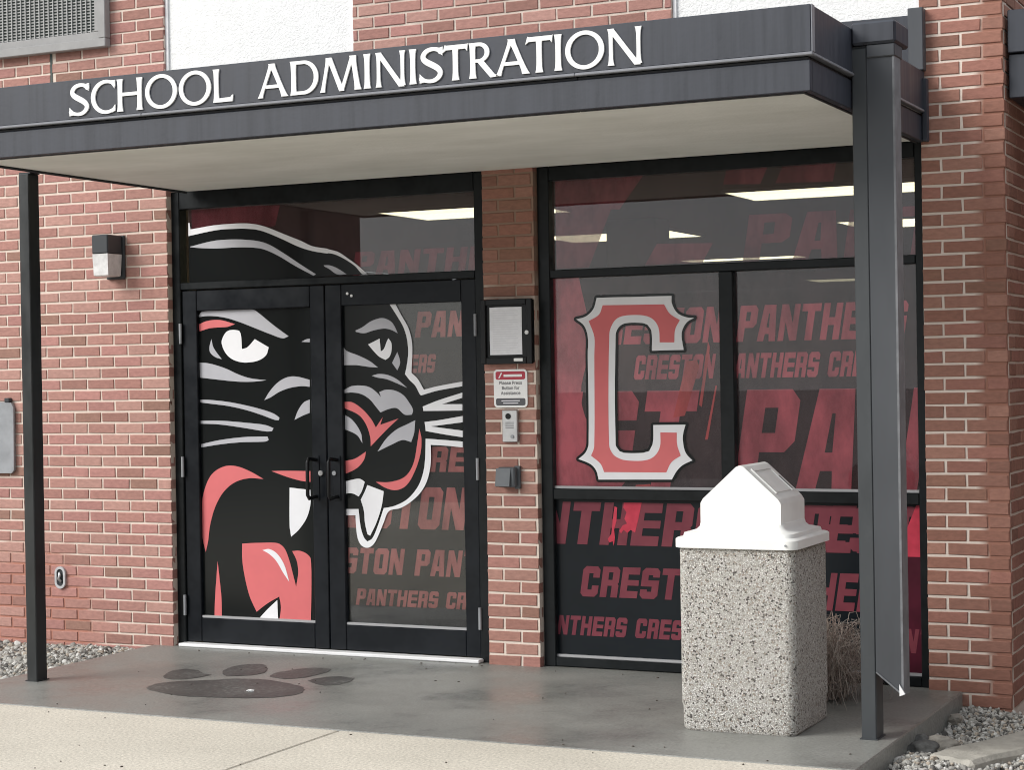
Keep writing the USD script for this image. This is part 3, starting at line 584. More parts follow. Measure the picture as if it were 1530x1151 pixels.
def block_text(text, x0, z0, height, wscale=1.0, shear=0.16, gap=0.09):
    out, x = [], 0.0
    for ch in text:
        if ch != ' ':
            g = affinity.affine_transform(block_letter(ch), [wscale, shear, 0, 1, x, 0])
            out.append(affinity.affine_transform(g, [height, 0, 0, height, x0, z0]))
        x += (0.66 + gap) * wscale if ch != ' ' else 0.5 * wscale
    return unary_union(out)

def row(text, a, x_a, b, x_b, z0, h, shear=0.16):
    """the row set so that the left side of letter a falls on x_a and that of letter b on x_b"""
    step = lambda i: sum((0.75 if ch != ' ' else 0.5) for ch in text[:i])
    ws = (x_b - x_a) / (h * (step(b) - step(a)))
    return block_text(text, x_a - ws * step(a) * h, z0, h, ws, shear)

def flare(t, w, k=0.42):
    return w / 2 * (1 + k * abs(2 * t - 1) ** 5 - 0.06 * (1 - abs(2 * t - 1)))

def stroke(p0, p1, w, k=0.42, n=14, k0=None):
    """upright or slanting stem with flared ends cut level"""
    L_, R_ = [], []
    for i in range(n + 1):
        t = i / n
        kk = k0 if (k0 is not None and t < .5) else k
        x = p0[0] + (p1[0] - p0[0]) * t; y = p0[1] + (p1[1] - p0[1]) * t
        hw = flare(t, w, kk)
        L_.append((x - hw, y)); R_.append((x + hw, y))
    return Polygon(L_ + R_[::-1]).buffer(0)

def brush(pts, ws):
    P = np.array(pts, float); out = []
    tt = np.linspace(0, len(P) - 1, 60)
    from scipy.interpolate import CubicSpline
    cs, cw = CubicSpline(range(len(P)), P), CubicSpline(range(len(P)), ws)
    for a, b in zip(tt[:-1], tt[1:]):
        out.append(unary_union([Point(cs(a)).buffer(float(cw(a)) / 2), Point(cs(b)).buffer(float(cw(b)) / 2)]).convex_hull)
    return unary_union(out)

def ell(cx, cy, rx, ry, n=56):
    return Polygon([(cx + rx * math.cos(q), cy + ry * math.sin(q)) for q in np.linspace(0, 2 * math.pi, n, endpoint=False)])

def sign_letter(ch, W):
    """flared roman capitals, 1 high and W wide"""
    T, t = 0.165, 0.115
    if ch == 'I':
        return stroke((W / 2, 0), (W / 2, 1), T)
    if ch == 'H':
        return unary_union([stroke((.12, 0), (.12, 1), T), stroke((W - .12, 0), (W - .12, 1), T), sbox(.1, .47, W - .1, .575)])
    if ch == 'L':
        return unary_union([stroke((.13, 0), (.13, 1), T), Polygon([(.06, 0), (W - .03, 0), (W, .20), (W - .045, .19), (W - .10, .13), (.15, .115)])])
    if ch == 'T':
        return unary_union([stroke((W / 2, 0), (W / 2, 1), T), Polygon([(0, .80), (.07, 1.02), (.12, 1), (W - .02, 1), (W, 1.02), (W - .03, .80), (W - .08, .87), (.10, .87)])])
    if ch == 'O':
        return ell(W / 2, .5, W / 2, .53).difference(ell(W / 2, .5, W / 2 - .15, .42))
    if ch == 'C':
        rx = W * .62
        o = ell(rx, .5, rx, .53).difference(ell(rx + .025, .5, rx - .135, .425))
        o = o.difference(Polygon([(W * .80, .26), (W * 2, .10), (W * 2, .95), (W * .78, .77)])).intersection(sbox(-1, -1, W, 2))
        return o.union(Polygon([(W, 1.0), (W - .02, .74), (W - .09, .83), (W - .16, .90), (W - .16, 1.0)])).union(Polygon([(W, .05), (W + .0, .24), (W - .10, .13), (W - .2, .08), (W - .12, .0)]))
    if ch == 'D':
        o = sbox(.05, 0, W * .48, 1).union(ell(W * .48, .5, W * .52, .5).intersection(sbox(W * .4, -1, 9, 2)))
        i = sbox(.20, .10, W * .46, .90).union(ell(W * .46, .5, W * .54 - .15, .40).intersection(sbox(W * .4, -1, 9, 2)))
        return o.difference(i).union(stroke((.12, 0), (.12, 1), T))
    if ch == 'R':
        bw = W * .70
        o = sbox(.05, .44, bw * .5, 1).union(ell(bw * .5, .72, bw * .5, .28).intersection(sbox(bw * .45, -1, 9, 2)))
        i = sbox(.19, .53, bw * .48, .90).union(ell(bw * .48, .715, bw * .52 - .145, .185).intersection(sbox(bw * .45, -1, 9, 2)))
        return unary_union([o.difference(i), stroke((.12, 0), (.12, 1), T), Polygon([(.26, .46), (.44, .50), (W * .86, .08), (W + .02, .0), (W * .72, -.01)])])
    if ch == 'S':
        return brush([(W * .88, .86), (W * .62, .945), (W * .30, .90), (W * .15, .73), (W * .34, .57), (W * .68, .43), (W * .86, .25), (W * .66, .07), (W * .32, .045), (W * .07, .12)],
                     [.16, .11, .13, .155, .17, .17, .15, .12, .10, .15]).union(Polygon([(W * .97, .99), (W * .95, .74), (W * .80, .85), (W * .8, .96)])).union(Polygon([(0, .0), (.0, .27), (W * .18, .12), (W * .2, .02)]))
    if ch == 'A':
        return unary_union([stroke((.10, 0), (W * .47, 1), t, .5), stroke((W - .12, 0), (W * .47, 1), T, .4, k0=.45), sbox(W * .27, .27, W * .70, .37)])
    if ch == 'M':
        return unary_union([stroke((.08, 0), (W * .21, 1), t, .5), stroke((W * .23, 1), (W * .53, 0), T, .0), stroke((W * .53, 0), (W * .80, 1), t, .1), stroke((W - .10, 0), (W * .81, 1), T, .4)])
    if ch == 'N':
        return unary_union([stroke((.12, 0), (.12, 1), t, .7), stroke((.11, 1), (W - .13, -.03), T + .02, .0), stroke((W - .10, 0), (W - .10, 1), t, .7)])

# ------------------------------------------------------------------ canopy
XL, XR, YF = 0.095, 4.486, -1.93
ca = thing('entrance_canopy', 'dark grey flat entrance canopy with white lettering on its fascia', 'canopy')
def band(y_in, z0, z1, x0, x1, th=0.03):
    cuts = [x0, 1.262, 3.478, x1] if z1 - z0 < .02 else [x0, x1]
    return join(*[cbx(a + (.0005 if i else 0), b - (.0005 if i < len(cuts) - 2 else 0), y_in, y_in + th, z0, z1, .003) for i, (a, b) in enumerate(zip(cuts[:-1], cuts[1:]))], cbx(x1 - th, x1, y_in + th + .0005, -0.004, z0, z1, .003), cbx(x0, x0 + th, y_in + th + .0005, -0.004, z0, z1, .003))
obj('upper_fascia', band(YF, 2.828, 3.017, XL, XR + .006), 'canopy', ca)
obj('lower_fascia', band(YF + .010, 2.676, 2.800, XL + .006, XR - .002), 'canopy', ca)
obj('shadow_gap', band(YF + .022, 2.8005, 2.8145, XL + .012, XR - .012), 'canopy_dark', ca)  # darker band drawn for the shadow line under the drip edge
obj('drip_edge', band(YF - .010, 2.815, 2.8275, XL - .006, XR + .014), 'lit_trim', ca)
obj('corner_trim', cbx(XR + .0065, XR + .0125, YF + .001, YF + .035, 2.829, 3.0165, .002), 'lit_trim', ca)  # pale strip painted in as the corner highlight
obj('soffit', bx(XL + .045, XR - .040, YF + .052, -0.002, 2.684, 2.72), 'soffit', ca)
obj('soffit_trim', band(YF + .0405, 2.671, 2.683, XL + .036, XR - .033, .012), 'canopy_dark', ca)
obj('roof', bx(XL + .031, XR - .025, YF + .031, -0.004, 2.95, 2.99), 'canopy', ca)
for ch, x0, x1 in SIGN:
    g = sign_letter(ch, (x1 - x0) / 0.152)
    g = affinity.affine_transform(g.simplify(.003), [0.152, 0, 0, 0.152, x0, 2.8445])
    obj('letter', sheet(g, YF - .0004, 0.007), 'letters', ca)
# upturned flashing at the wall above the canopy roof
fl = thing('wall_flashing', 'grey metal flashing where the canopy roof meets the wall', 'flashing')
obj('upstand', cbx(0.10, 4.425, -0.0035, 0.028, 3.018, 3.30, .003), 'canopy', fl)
obj('end_cap', cbx(4.4255, 4.500, -0.055, 0.012, 3.020, 3.325, .004), 'downspout', fl)
obj('lower_cap', cbx(4.4875, 4.512, -0.05, -0.004, 2.675, 2.98, .003), 'canopy', fl)

# posts
def post(x0, x1, y0, y1, z1, mt, label):
    t = thing('canopy_post', label, 'post')
    obj('column', cbx(x0, x1, y0, y1, 0.0, z1, .004), mt, t)
    obj('cap_plate', bx(x0 - .003, x1 + .003, y0 + .01, y1 + .003, z1 + .001, z1 + .008), mt, t)
    obj('base_plate', bx(x0 - .006, x1 + .006, y0 - .006, y1 + .006, 0.0, 0.005), mt, t)
post(0.018, 0.085, -1.34, -1.255, 2.672, 'post', 'slim black canopy post in front of the brick wall at the left')
post(4.4885, 4.553, -1.325, -1.205, 2.93, 'rpost', 'slim grey canopy post standing beside the trash can')
ds = thing('downspout', 'grey square downspout with a slanted open end beside the right post', 'downspout')
pts = [(4.5545, 0.292), (4.662, 0.206), (4.662, 2.935), (4.5545, 2.935)]
obj('pipe', upright(extr(Polygon(pts), .098), -1.2255), 'downspout', ds)
obj('seam', upright(extr(Polygon([(4.6625, .205), (4.672, .197), (4.672, 2.93), (4.6625, 2.93)]), .104), -1.222), 'downspout_edge', ds)
obj('end_lip', tube([(4.556, -1.3265, .289), (4.668, -1.3265, .199)], .004), 'downspout_edge', ds)
obj('white_tip', upright(extr(Polygon([(4.655, .245), (4.657, .195), (4.68, .205)]), .01), -1.328), 'alu', ds)
obj('conductor_head', cbx(4.4925, 4.684, -1.345, -1.115, 2.940, 3.036, .010), 'canopy', ds)
obj('collar', cbx(4.5545, 4.676, -1.333, -1.2, 2.885, 2.9395, .004), 'downspout', ds)

# second dark canopy at the picture edge
c2 = thing('canopy_edge', 'dark metal canopy end at the upper right picture edge', 'canopy')
obj('upper_fascia', cbx(4.886, 6.5, 0.03, 1.2, 3.08, 3.285, .004), 'canopy', c2)
obj('lower_fascia', cbx(4.886, 6.5, 0.05, 1.2, 2.865, 3.075, .004), 'canopy', c2)

# ------------------------------------------------------------------ doors
YFR, YLF, YG = 0.045, 0.058, 0.083
dd = thing('glass_doors', 'black framed double glass doors with a snarling black cat face across them', 'double door')
obj('frame', join(cbx(-0.012, 0.046, YFR, .12, 0, 2.69), cbx(1.999, 2.072, YFR, .12, 0, 2.69), cbx(0.0465, 1.9985, YFR, .12, 2.585, 2.69), cbx(0.0465, 1.9985, YFR, .12, 2.108, 2.150)), 'frame', dd)
obj('threshold', cbx(0.03, 2.015, -0.012, YFR + .02, 0.001, 0.020, .004), 'alu', dd)
def opening(x0, x1, z0, z1):
    return sbox(x0, z0, x1, z1)
def bead(x0, x1, z):
    return upright(extr(Polygon([(x0, z), (x1, z), (x1, z + .013), (x0, z + .013)]), .016), YG - .002)
def glaze(parent, rect, film, red=None, redmat='red', flat=False, outside=False):
    x0, x1, z0, z1 = rect
    p = obj('glass_pane', bx(x0, x1, YG, YG + .006, z0, z1), 'glass', parent)
    p = parent if flat else p
    yf = YG - .0002 if outside else YG + .0100
    obj('window_film', bx(x0, x1, yf - .0005, yf, z0, z1), film, p)
    if red is not None:
        m = sheet(red.intersection(sbox(x0 + .002, z0 + .002, x1 - .002, z1 - .002)), yf - .0012, .0006)
        if m is not None:
            obj('printed_lettering', m, redmat, p)
    return p
def decals(pane, D, rect, blackshape=None):
    clip = sbox(rect[0] + .001, rect[2] + .001, rect[1] - .001, rect[3] - .001)
    lay_ = 0.0
    order = [('black', blackshape if blackshape is not None else (shape_of(D['black'], 80) if 'black' in D else None)), ('grey', shape_of(D['grey']) if 'grey' in D else None),
             ('red', shape_of(D['red']) if 'red' in D else None), ('white', shape_of(D['white']) if 'white' in D else None)]
    for nm, s in order:
        if s is None:
            continue
        lay_ += .0009
        m = sheet(s.intersection(clip), YG - lay_ + .0005, .0006)
        if m is not None:
            obj(nm + '_decal', m, 'vinyl_' + nm, pane)
TR = (0.085, 2.012, 2.140, 2.600)
tr_red = unary_union([row('PANTHERS', 0, 1.20, 3, 1.64, 2.15, .135), shape_of(TRANSOM['dull'], 30)])
tp = glaze(dd, TR, 'film_up', tr_red, 'red_up')
decals(tp, TRANSOM, TR)
def leaf(x0, x1, gx0, gx1, gz0, gz1, label):
    l = obj('door_leaf', join(cbx(x0, gx0, YLF, .105, .024, 2.104), cbx(gx1, x1, YLF, .105, .024, 2.104), cbx(gx0 + .0003, gx1 - .0003, YLF + .001, .105, .024, gz0), cbx(gx0 + .0003, gx1 - .0003, YLF + .001, .105, gz1, 2.104)), 'leaf', dd, label=label)
    obj('glazing_bead', bead(gx0, gx1, gz0 + .0003), 'bead', l)
    return l
LG, RG = (0.150, 0.932, 0.168, 1.982), (1.140, 1.905, 0.168, 1.982)
lf = leaf(0.049, 1.028, *LG, 'left door leaf, its glass covered in black')
rt = leaf(1.034, 1.996, *RG, 'right door leaf, half clear with red lettering')
lp = glaze(lf, LG, 'film', flat=True); decals(lp, LEFT, LG, opening(LG[0], LG[1], LG[2], LG[3]))
rr = unary_union([row('PANTHERS', 0, 1.595, 2, 1.80, 1.79, .145), row('CRESTON PANTHERS', 12, 1.50, 15, 1.665, 1.593, .103),
                  row('CRESTON', 4, 1.435, 6, 1.745, 0.718, .236), row('CRESTON PANTHERS', 3, 1.101, 8, 1.566, 0.457, .148),
                  row('PANTHERS CRESTON', 0, 1.185, 7, 1.65, 0.279, .094), row('CRESTON PANTHERS', 0, 1.55, 2, 1.79, 1.04, .14), row('CREST', 0, 1.62, 2, 1.86, 1.33, .15)])
rp = glaze(rt, RG, 'film', rr, 'red_door', flat=True); decals(rp, RIGHT, RG)
def handle(parent, x):
    z0, z1, y = .885, 1.118, YLF - .095
    obj('pull_handle', tube([(x, YLF, z0 + .012), (x, y + .015, z0 + .004), (x, y, z0 + .022), (x, y, (z0 + z1) / 2), (x, y, z1 - .022), (x, y + .015, z1 - .004), (x, YLF, z1 - .012)], .011, 10), 'black', parent, smooth=True)
    obj('handle_plate', cbx(x - .022, x + .022, YLF - .005, YLF, z0 - .012, z1 + .012, .002), 'leaf', parent)
handle(lf, .958); handle(rt, 1.098)
obj('lock_cylinder', cyl_y(.992, 1.03, YLF - .012, YLF, .015), 'steel', lf)
obj('lock_cylinder', cyl_y(1.082, 1.03, YLF - .012, YLF, .013), 'grey_metal', rt)
for z in (.24, 1.06, 1.85):
    for x, par in ((.045, lf), (2.0, rt)):
        obj('hinge', cyl_y(0, 0, -.0, .0001, .0001) if False else trimesh.creation.cylinder(radius=.009, height=.12, sections=12, transform=trimesh.transformations.translation_matrix((x, YFR - .004, z))), 'grey_metal', par)
for x in (1.185, 1.212):
    obj('closer_screw', cyl_y(x, 2.05 - (x - 1.185) * .5, YLF - .006, YLF, .008, 10), 'alu', rt)  # white dots painted in for a tiny glint, not fixings

# ------------------------------------------------------------------ window
wn = thing('shop_window', 'large black framed window with red lettering and a big red letter on it', 'window')
obj('frame', join(cbx(2.382, 2.450, YFR, .12, 0, 2.69), cbx(4.423, 4.467, YFR, .12, 0, 2.69), cbx(2.4505, 4.4225, YFR, .12, 2.612, 2.69), cbx(2.4505, 4.4225, YFR, .12, 2.088, 2.132),
                  cbx(3.402, 3.478, YFR + .001, .12, .9585, 2.0875), cbx(2.4505, 4.4225, YFR, .12, .900, .958), cbx(2.4505, 4.4225, YFR, .12, 0.004, .052)), 'frame', wn)
W_UP, W_L, W_R, W_LO = (2.444, 4.428, 2.126, 2.620), (2.444, 3.408, .950, 2.094), (3.472, 4.428, .950, 2.094), (2.444, 4.428, .046, .906)
u_red = unary_union([sbox(2.47, 2.50, 2.83, 2.60), Polygon([(2.47, 2.14), (2.66, 2.14), (2.86, 2.60), (2.47, 2.60)]), Polygon([(2.84, 2.44), (2.98, 2.615), (2.47, 2.615), (2.47, 2.47)]), Polygon([(3.42, 2.54), (3.62, 2.53), (3.66, 2.615), (3.44, 2.615)]), Polygon([(3.7, 2.53), (4.0, 2.52), (4.02, 2.615), (3.74, 2.615)]),
                      row('PANTHERS', 0, 3.52, 2, 4.05, 2.135, .24), Polygon([(2.98, 2.14), (3.3, 2.14), (3.36, 2.24), (3.05, 2.25)])])
A_ROW = row('CRESTON PANTHERS', 8, 3.477, 13, 4.030, 1.724, .186)
B_ROW = row('CRESTON PANTHERS CREST', 0, 2.905, 17, 3.955, 1.537, .128)
BIG = row('CREST PANTHERS', 6, 3.45, 7, 3.78, 0.957, .52)
SH = unary_union([shape_of([[(2.45, .95), (2.60, .95), (2.68, 1.2), (2.60, 1.45), (2.66, 1.75), (2.60, 2.09), (2.45, 2.09)]], 30)])
up_ = glaze(wn, W_UP, 'film_up', u_red, 'red_up')
l_red = unary_union([A_ROW, B_ROW, BIG, SH])
pl_ = glaze(wn, W_L, 'film_wine', l_red, 'red')
shred = lambda pts: Polygon(pts)
hot = unary_union([shred([(3.125, 1.335), (3.19, 1.345), (3.215, 1.42), (3.275, 1.60), (3.262, 1.635), (3.205, 1.63)]), shred([(3.27, 1.40), (3.285, 1.39), (3.335, 1.70), (3.325, 1.73)]), shred([(3.30, 1.22), (3.315, 1.22), (3.37, 1.5), (3.362, 1.5)]), shred([(2.90, .953), (3.0, .953), (2.99, .985), (2.91, .98)])])
obj('bright_shreds', sheet(hot, YG + .008, .0004), 'red_hot', pl_)
LT = shape_of(LETTER['white'], 40); LTR = shape_of(LETTER['red'], 40)
obj('letter_outline', sheet(LT.buffer(.014).difference(LT.buffer(-.01)), YG - .0002, .0006), 'vinyl_black', pl_)
obj('letter_border', sheet(LT, YG - .0011, .0006), 'vinyl_white', pl_)
obj('letter', sheet(LTR, YG - .0020, .0006), 'vinyl_red', pl_)
glaze(wn, W_R, 'film_wine', unary_union([A_ROW, B_ROW, BIG]), 'red')
lo_red = unary_union([row('PANTHERS CREST', 2, 2.345, 5, 2.875, .659, .227), row('CRESTON', 0, 2.581, 4, 3.035, .380, .163), row('PANTHERS CRESTON', 2, 2.443, 9, 2.893, .170, .104),
                      row('CREST', 1, 3.80, 3, 4.08, .650, .238), row('PANTHERS', 4, 3.87, 6, 4.09, .357, .19), row('PANTHERS', 2, 4.322, 4, 4.47, .162, .12)])
mar = sbox(4.285, .052, 4.425, .66)
lw = glaze(wn, W_LO, 'vinyl_low', lo_red, 'vinyl_low_red', outside=True)
hot2 = unary_union([shred([(2.815, .735), (2.825, .722), (2.84, .742), (2.86, .725), (2.88, .742), (2.905, .728), (2.925, .80), (2.945, .887), (2.845, .887), (2.84, .86), (2.858, .835), (2.846, .80), (2.86, .775), (2.835, .765)]), shred([(2.748, .690), (2.758, .672), (2.776, .68), (2.782, .655), (2.79, .70), (2.785, .74), (2.80, .79), (2.805, .86), (2.79, .865), (2.778, .79), (2.77, .72)]), shred([(4.335, .64), (4.42, .64), (4.42, .895), (4.40, .895), (4.34, .75)])])
obj('maroon_patch', sheet(mar, YG - .00075, .0004), 'vinyl_low_maroon', lw)
obj('bright_shreds', sheet(hot2, YG - .0026, .0004), 'vinyl_low_hot', lw)
for (x0, x1, z) in ((2.4505, 4.4225, .0525), (2.4505, 3.4015, .9585), (3.4785, 4.4225, .9585)):
    obj('glazing_bead', bead(x0, x1, z), 'bead', wn)

# ------------------------------------------------------------------ room behind the glass
for nm, m, mt in (('interior_floor', bx(-1.5, 4.8, .31, 17, -.1, .0), 'carpet'), ('interior_ceiling', bx(-4, 4.8, .31, 17, 2.775, 2.9), 'ceiling'),
                  ('interior_wall', bx(-4.0, 4.8, 17, 17.2, 0, 2.77), 'inside'), ('interior_wall', bx(-4.2, -4.0, .31, 17, 0, 2.77), 'inside'), ('interior_wall', bx(4.6, 4.8, .31, 17, 0, 2.77), 'inside')):
    obj(nm, m, mt, kind='structure')
cl = thing('interior_column', 'dark square column added behind the window transom to break up a ceiling light', 'column')
obj('shaft', cbx(0.985, 1.40, 4.35, 4.65, 0.0, 2.77, .01), 'carpet', cl)  # invented shaft, placed to split the view of a ceiling light
LIGHTS = [(-.06, 1.16, 2.56, 3.35, 'long ceiling light seen through the glass above the doors'), (2.53, 3.85, 2.62, 3.30, 'nearest ceiling light behind the top of the large window'),
          (-.12, 1.12, 5.38, 6.25, 'ceiling light behind the upper left corner of the large window'), (2.49, 3.6, 5.45, 6.3, 'small ceiling light behind the window beside the grey post'), (-.3, 1.02, 9.35, 9.75, 'thin ceiling light just above the window transom'), (-.45, .7, 14.4, 15.1, 'farthest ceiling light, below the window transom')]
for (x0, x1, y0, y1, lb) in LIGHTS:
    t = thing('ceiling_light', lb, 'ceiling light')
    obj('diffuser', bx(x0 + .02, x1 - .02, y0 + .02, y1 - .02, 2.753, 2.757), 'troffer', t)
    obj('housing', join(bx(x0, x1, y0, y0 + .0195, 2.75, 2.774), bx(x0, x1, y1 - .0195, y1, 2.75, 2.774), bx(x0, x0 + .0195, y0 + .02, y1 - .02, 2.75, 2.774), bx(x1 - .0195, x1, y0 + .02, y1 - .02, 2.75, 2.774)), 'alu', t)

# ------------------------------------------------------------------ things on the walls
lm = thing('wall_lamp', 'black wall lamp with a frosted lower half on the left brick wall', 'lamp')
obj('back_plate', cbx(-.445, -.310, -.020, .0, 2.185, 2.448, .006), 'lamp_black', lm)
obj('hood', cbx(-.440, -.322, -.160, -.0205, 2.333, 2.445, .006), 'lamp_black', lm)
obj('lens', trimesh.convex.convex_hull(np.array([(-.437, -.157, 2.332), (-.325, -.157, 2.332), (-.437, -.021, 2.332), (-.325, -.021, 2.332), (-.434, -.150, 2.205), (-.328, -.150, 2.205), (-.434, -.03, 2.205), (-.328, -.03, 2.205), (-.430, -.14, 2.199), (-.332, -.14, 2.199), (-.430, -.04, 2.199), (-.332, -.04, 2.199)])), 'lens', lm)
pq = thing('metal_plate', 'dull grey metal plate hung on the brick wall at the left edge', 'metal plate')
pl2 = Polygon([(-1.55, 1.03), (-1.53, 1.012), (-1.19, 1.016), (-1.172, 1.035), (-1.168, 1.42), (-1.185, 1.452), (-1.24, 1.458), (-1.55, 1.458)])
obj('plate', upright(extr(pl2, .018), -.006), 'grey_metal', pq)
obj('clip', cbx(-1.235, -1.195, -.03, -.0, 1.455, 1.482, .004), 'lamp_black', pq)
ov = thing('hose_cover', 'small oval steel wall fitting low on the left brick wall', 'wall fitting')
def capsule(cx, cz, w, h):
    return Point(0, 0).buffer(w / 2, 12).union(Point(0, 0).buffer(w / 2, 12)).envelope if False else affinity.translate(unary_union([Point(0, (h - w) / 2).buffer(w / 2, 12), Point(0, -(h - w) / 2).buffer(w / 2, 12)]).convex_hull, cx, cz)
obj('plate', upright(extr(capsule(-.838, .380, .078, .135).difference(capsule(-.838, .380, .05, .105)), .014), -.001), 'pale_steel', ov)
obj('core', upright(extr(capsule(-.838, .380, .049, .104), .006), -.001), 'lamp_black', ov)
obj('tap', tube([(-.845, -.008, .408), (-.832, -.02, .395), (-.845, -.02, .375), (-.83, -.012, .355)], .009, 8), 'steel', ov, smooth=True)

nc = thing('notice_case', 'black notice case with a white sheet on the brick pillar', 'notice case')
obj('back', cbx(2.078, 2.376, -.030, -.001, 1.637, 1.978, .003), 'black', nc)
obj('rim', join(cbx(2.074, 2.104, -.045, -.0305, 1.632, 1.982, .003), cbx(2.346, 2.380, -.045, -.0305, 1.632, 1.982, .003), cbx(2.1045, 2.3455, -.045, -.0305, 1.632, 1.668, .003), cbx(2.1045, 2.3455, -.045, -.0305, 1.950, 1.982, .003)), 'black', nc)
pp = obj('paper', bx(2.124, 2.316, -.0325, -.031, 1.682, 1.939), 'paper', nc)
obj('printed_line', join(*[bx(2.142, 2.142 + w, -.0332, -.0326, z, z + .0035) for z, w in zip(np.arange(1.705, 1.925, .0125), [.10, .15, .145, .15, .08, .15, .14, .15, .11, .15, .15, .12, .15, .145, .09, .15, .13, .15])]), 'pale_ink', pp, kind='stuff')
obj('lock', cyl_y(2.352, 1.80, -.052, -.045, .011, 14), 'alu', nc)
obj('name_tag', cbx(2.272, 2.325, -.047, -.0455, 1.646, 1.662, .0005), 'white', nc)

sg = thing('door_sign', 'white sign with a red top and black foot below the notice case', 'sign')
rr_ = lambda x0, x1, z0, z1, r: sbox(x0 + r, z0 + r, x1 - r, z1 - r).buffer(r, 6)
obj('panel', upright(extr(rr_(2.130, 2.330, 1.397, 1.603, .022), .004), -.0015), 'white', sg)
obj('red_header', upright(extr(rr_(2.142, 2.318, 1.548, 1.592, .010), .0006), -.0056), 'sign_red', sg)
obj('black_foot', upright(extr(rr_(2.142, 2.318, 1.408, 1.447, .010), .0006), -.0056), 'ink', sg)
for i, line in enumerate(('Please Press', 'Button for', 'Assistance')):
    m = meshkit.text_mesh(line, .0165, .0006, bold=True)
    wdt = m.bounds[1][0] - m.bounds[0][0]
    k = min(1.0, .165 / wdt)
    m.apply_scale((k, 1, 1)); m.apply_translation((2.230 - k * (m.bounds[1][0] / k) / 2, 1.522 - i * .0275, 0))
    obj('text_line', upright(m, -.0056), 'ink', sg)
obj('header_mark', upright(extr(unary_union([Polygon([(2.158, 1.556), (2.166, 1.556), (2.182, 1.585), (2.174, 1.585)]), sbox(2.19, 1.563, 2.30, 1.576)]), .0005), -.0063), 'white', sg)
obj('foot_mark', upright(extr(unary_union([sbox(2.175, 1.430, 2.285, 1.436), sbox(2.185, 1.418, 2.275, 1.424)]), .0005), -.0063), 'pale_ink', sg)
ic = thing('intercom', 'narrow silver intercom panel with a dark lens under the sign', 'intercom')
obj('panel', cbx(2.184, 2.276, -.024, -.001, 1.210, 1.384, .004), 'steel', ic)
obj('lens', cyl_y(2.222, 1.350, -.027, -.024, .016), 'black', ic)
obj('speaker_slots', join(*[bx(2.205, 2.255, -.0255, -.0241, z, z + .003) for z in (1.285, 1.295, 1.305, 1.315)]), 'ink', ic)
obj('call_button', cyl_y(2.245, 1.240, -.029, -.024, .010), 'grey_metal', ic)
ob = thing('outlet_box', 'small dark grey weatherproof box below the intercom', 'electrical box')
obj('body', cbx(2.165, 2.270, -.055, -.001, .968, 1.076, .008), 'box_grey', ob)
obj('flap', trimesh.convex.convex_hull(np.array([(2.160, -.0555, 1.07), (2.245, -.0555, 1.07), (2.160, -.074, .975), (2.245, -.074, .975), (2.160, -.0555, .970), (2.245, -.0555, .970)])), 'box_grey', ob)
obj('plate', cbx(2.250, 2.284, -.020, -.001, .958, 1.082, .003), 'box_grey', ob)

# ------------------------------------------------------------------ trash can
tc = thing('trash_can', 'square exposed pebble concrete trash can with a white gabled lid', 'trash can', (3.958, -1.130, 0))
def rsq(h, r, z0, z1, taper=0.0):
    a = affinity.scale(sbox(-h + r, -h + r, h - r, h - r).buffer(r, 6), 1, 1)
    m = trimesh.creation.extrude_polygon(a, z1 - z0); m.apply_translation((0, 0, z0)); return m
def loft(rings):
    """rings: (half x, half y, corner radius, z)"""
    V, n = [], 0
    for hx, hy, r, z_ in rings:
        ring = []
        for cx, cy, q in ((1, 1, 0), (-1, 1, 90), (-1, -1, 180), (1, -1, 270)):
            for k in range(6):
                t = math.radians(q + 18 * k)
                ring.append((cx * (hx - r) + r * math.cos(t), cy * (hy - r) + r * math.sin(t), z_))
        n = len(ring); V += ring
    F = []
    for i in range(len(rings) - 1):
        for k in range(n):
            a, b = i * n + k, i * n + (k + 1) % n
            F += [(a, b, b + n), (a, b + n, a + n)]
    for k in range(1, n - 1):
        F += [(0, k + 1, k), ((len(rings) - 1) * n, (len(rings) - 1) * n + k, (len(rings) - 1) * n + k + 1)]
    return trimesh.Trimesh(np.array(V), np.array(F), process=False)
obj('body', loft([(.250, .250, .045, 0.0), (.258, .258, .045, .012), (.260, .260, .045, .105), (.264, .264, .045, .118), (.264, .264, .045, .790), (.258, .258, .045, .803)]), 'aggregate', tc, smooth=40)
lid = obj('lid', loft([(.266, .266, .05, .800), (.279, .279, .05, .803), (.279, .279, .05, .840), (.272, .272, .05, .846), (.252, .252, .045, .850), (.248, .248, .045, .866), (.232, .232, .04, .870), (.205, .195, .03, .878), (.194, .184, .03, .890), (.190, .180, .025, .905)]), 'lid', tc, smooth=35)
prof = Polygon([(-.184, .895), (.184, .895), (.184, .992), (.172, 1.012), (.018, 1.152), (.0, 1.160), (-.018, 1.152), (-.172, 1.012), (-.184, .992)])
hood = upright(extr(prof.buffer(-.010).buffer(.010, 4), .350), .175)
obj('hood', hood, 'lid', tc, smooth=30)
sl = math.atan2(.140, .154)
def on_slope(u, w_, v, y):      # u along the slope from the ridge, w_ out of it
    return (.018 + u * math.cos(sl) + w_ * math.sin(sl), y, 1.152 - u * math.sin(sl) + w_ * math.cos(sl))
def slope_box(u0, u1, y0, y1, w0, w1):
    P = [on_slope(u, w_, 0, y) for u in (u0, u1) for w_ in (w0, w1) for y in (y0, y1)]
    return trimesh.convex.convex_hull(np.array(P))
obj('flap_frame', join(slope_box(.020, .175, -.125, -.110, .0, .006), slope_box(.020, .175, .110, .125, .0, .006), slope_box(.020, .035, -.1095, .1095, .0, .006)), 'lid', tc)
obj('flap', slope_box(.036, .170, -.106, .106, .0, .003), 'lid', tc)
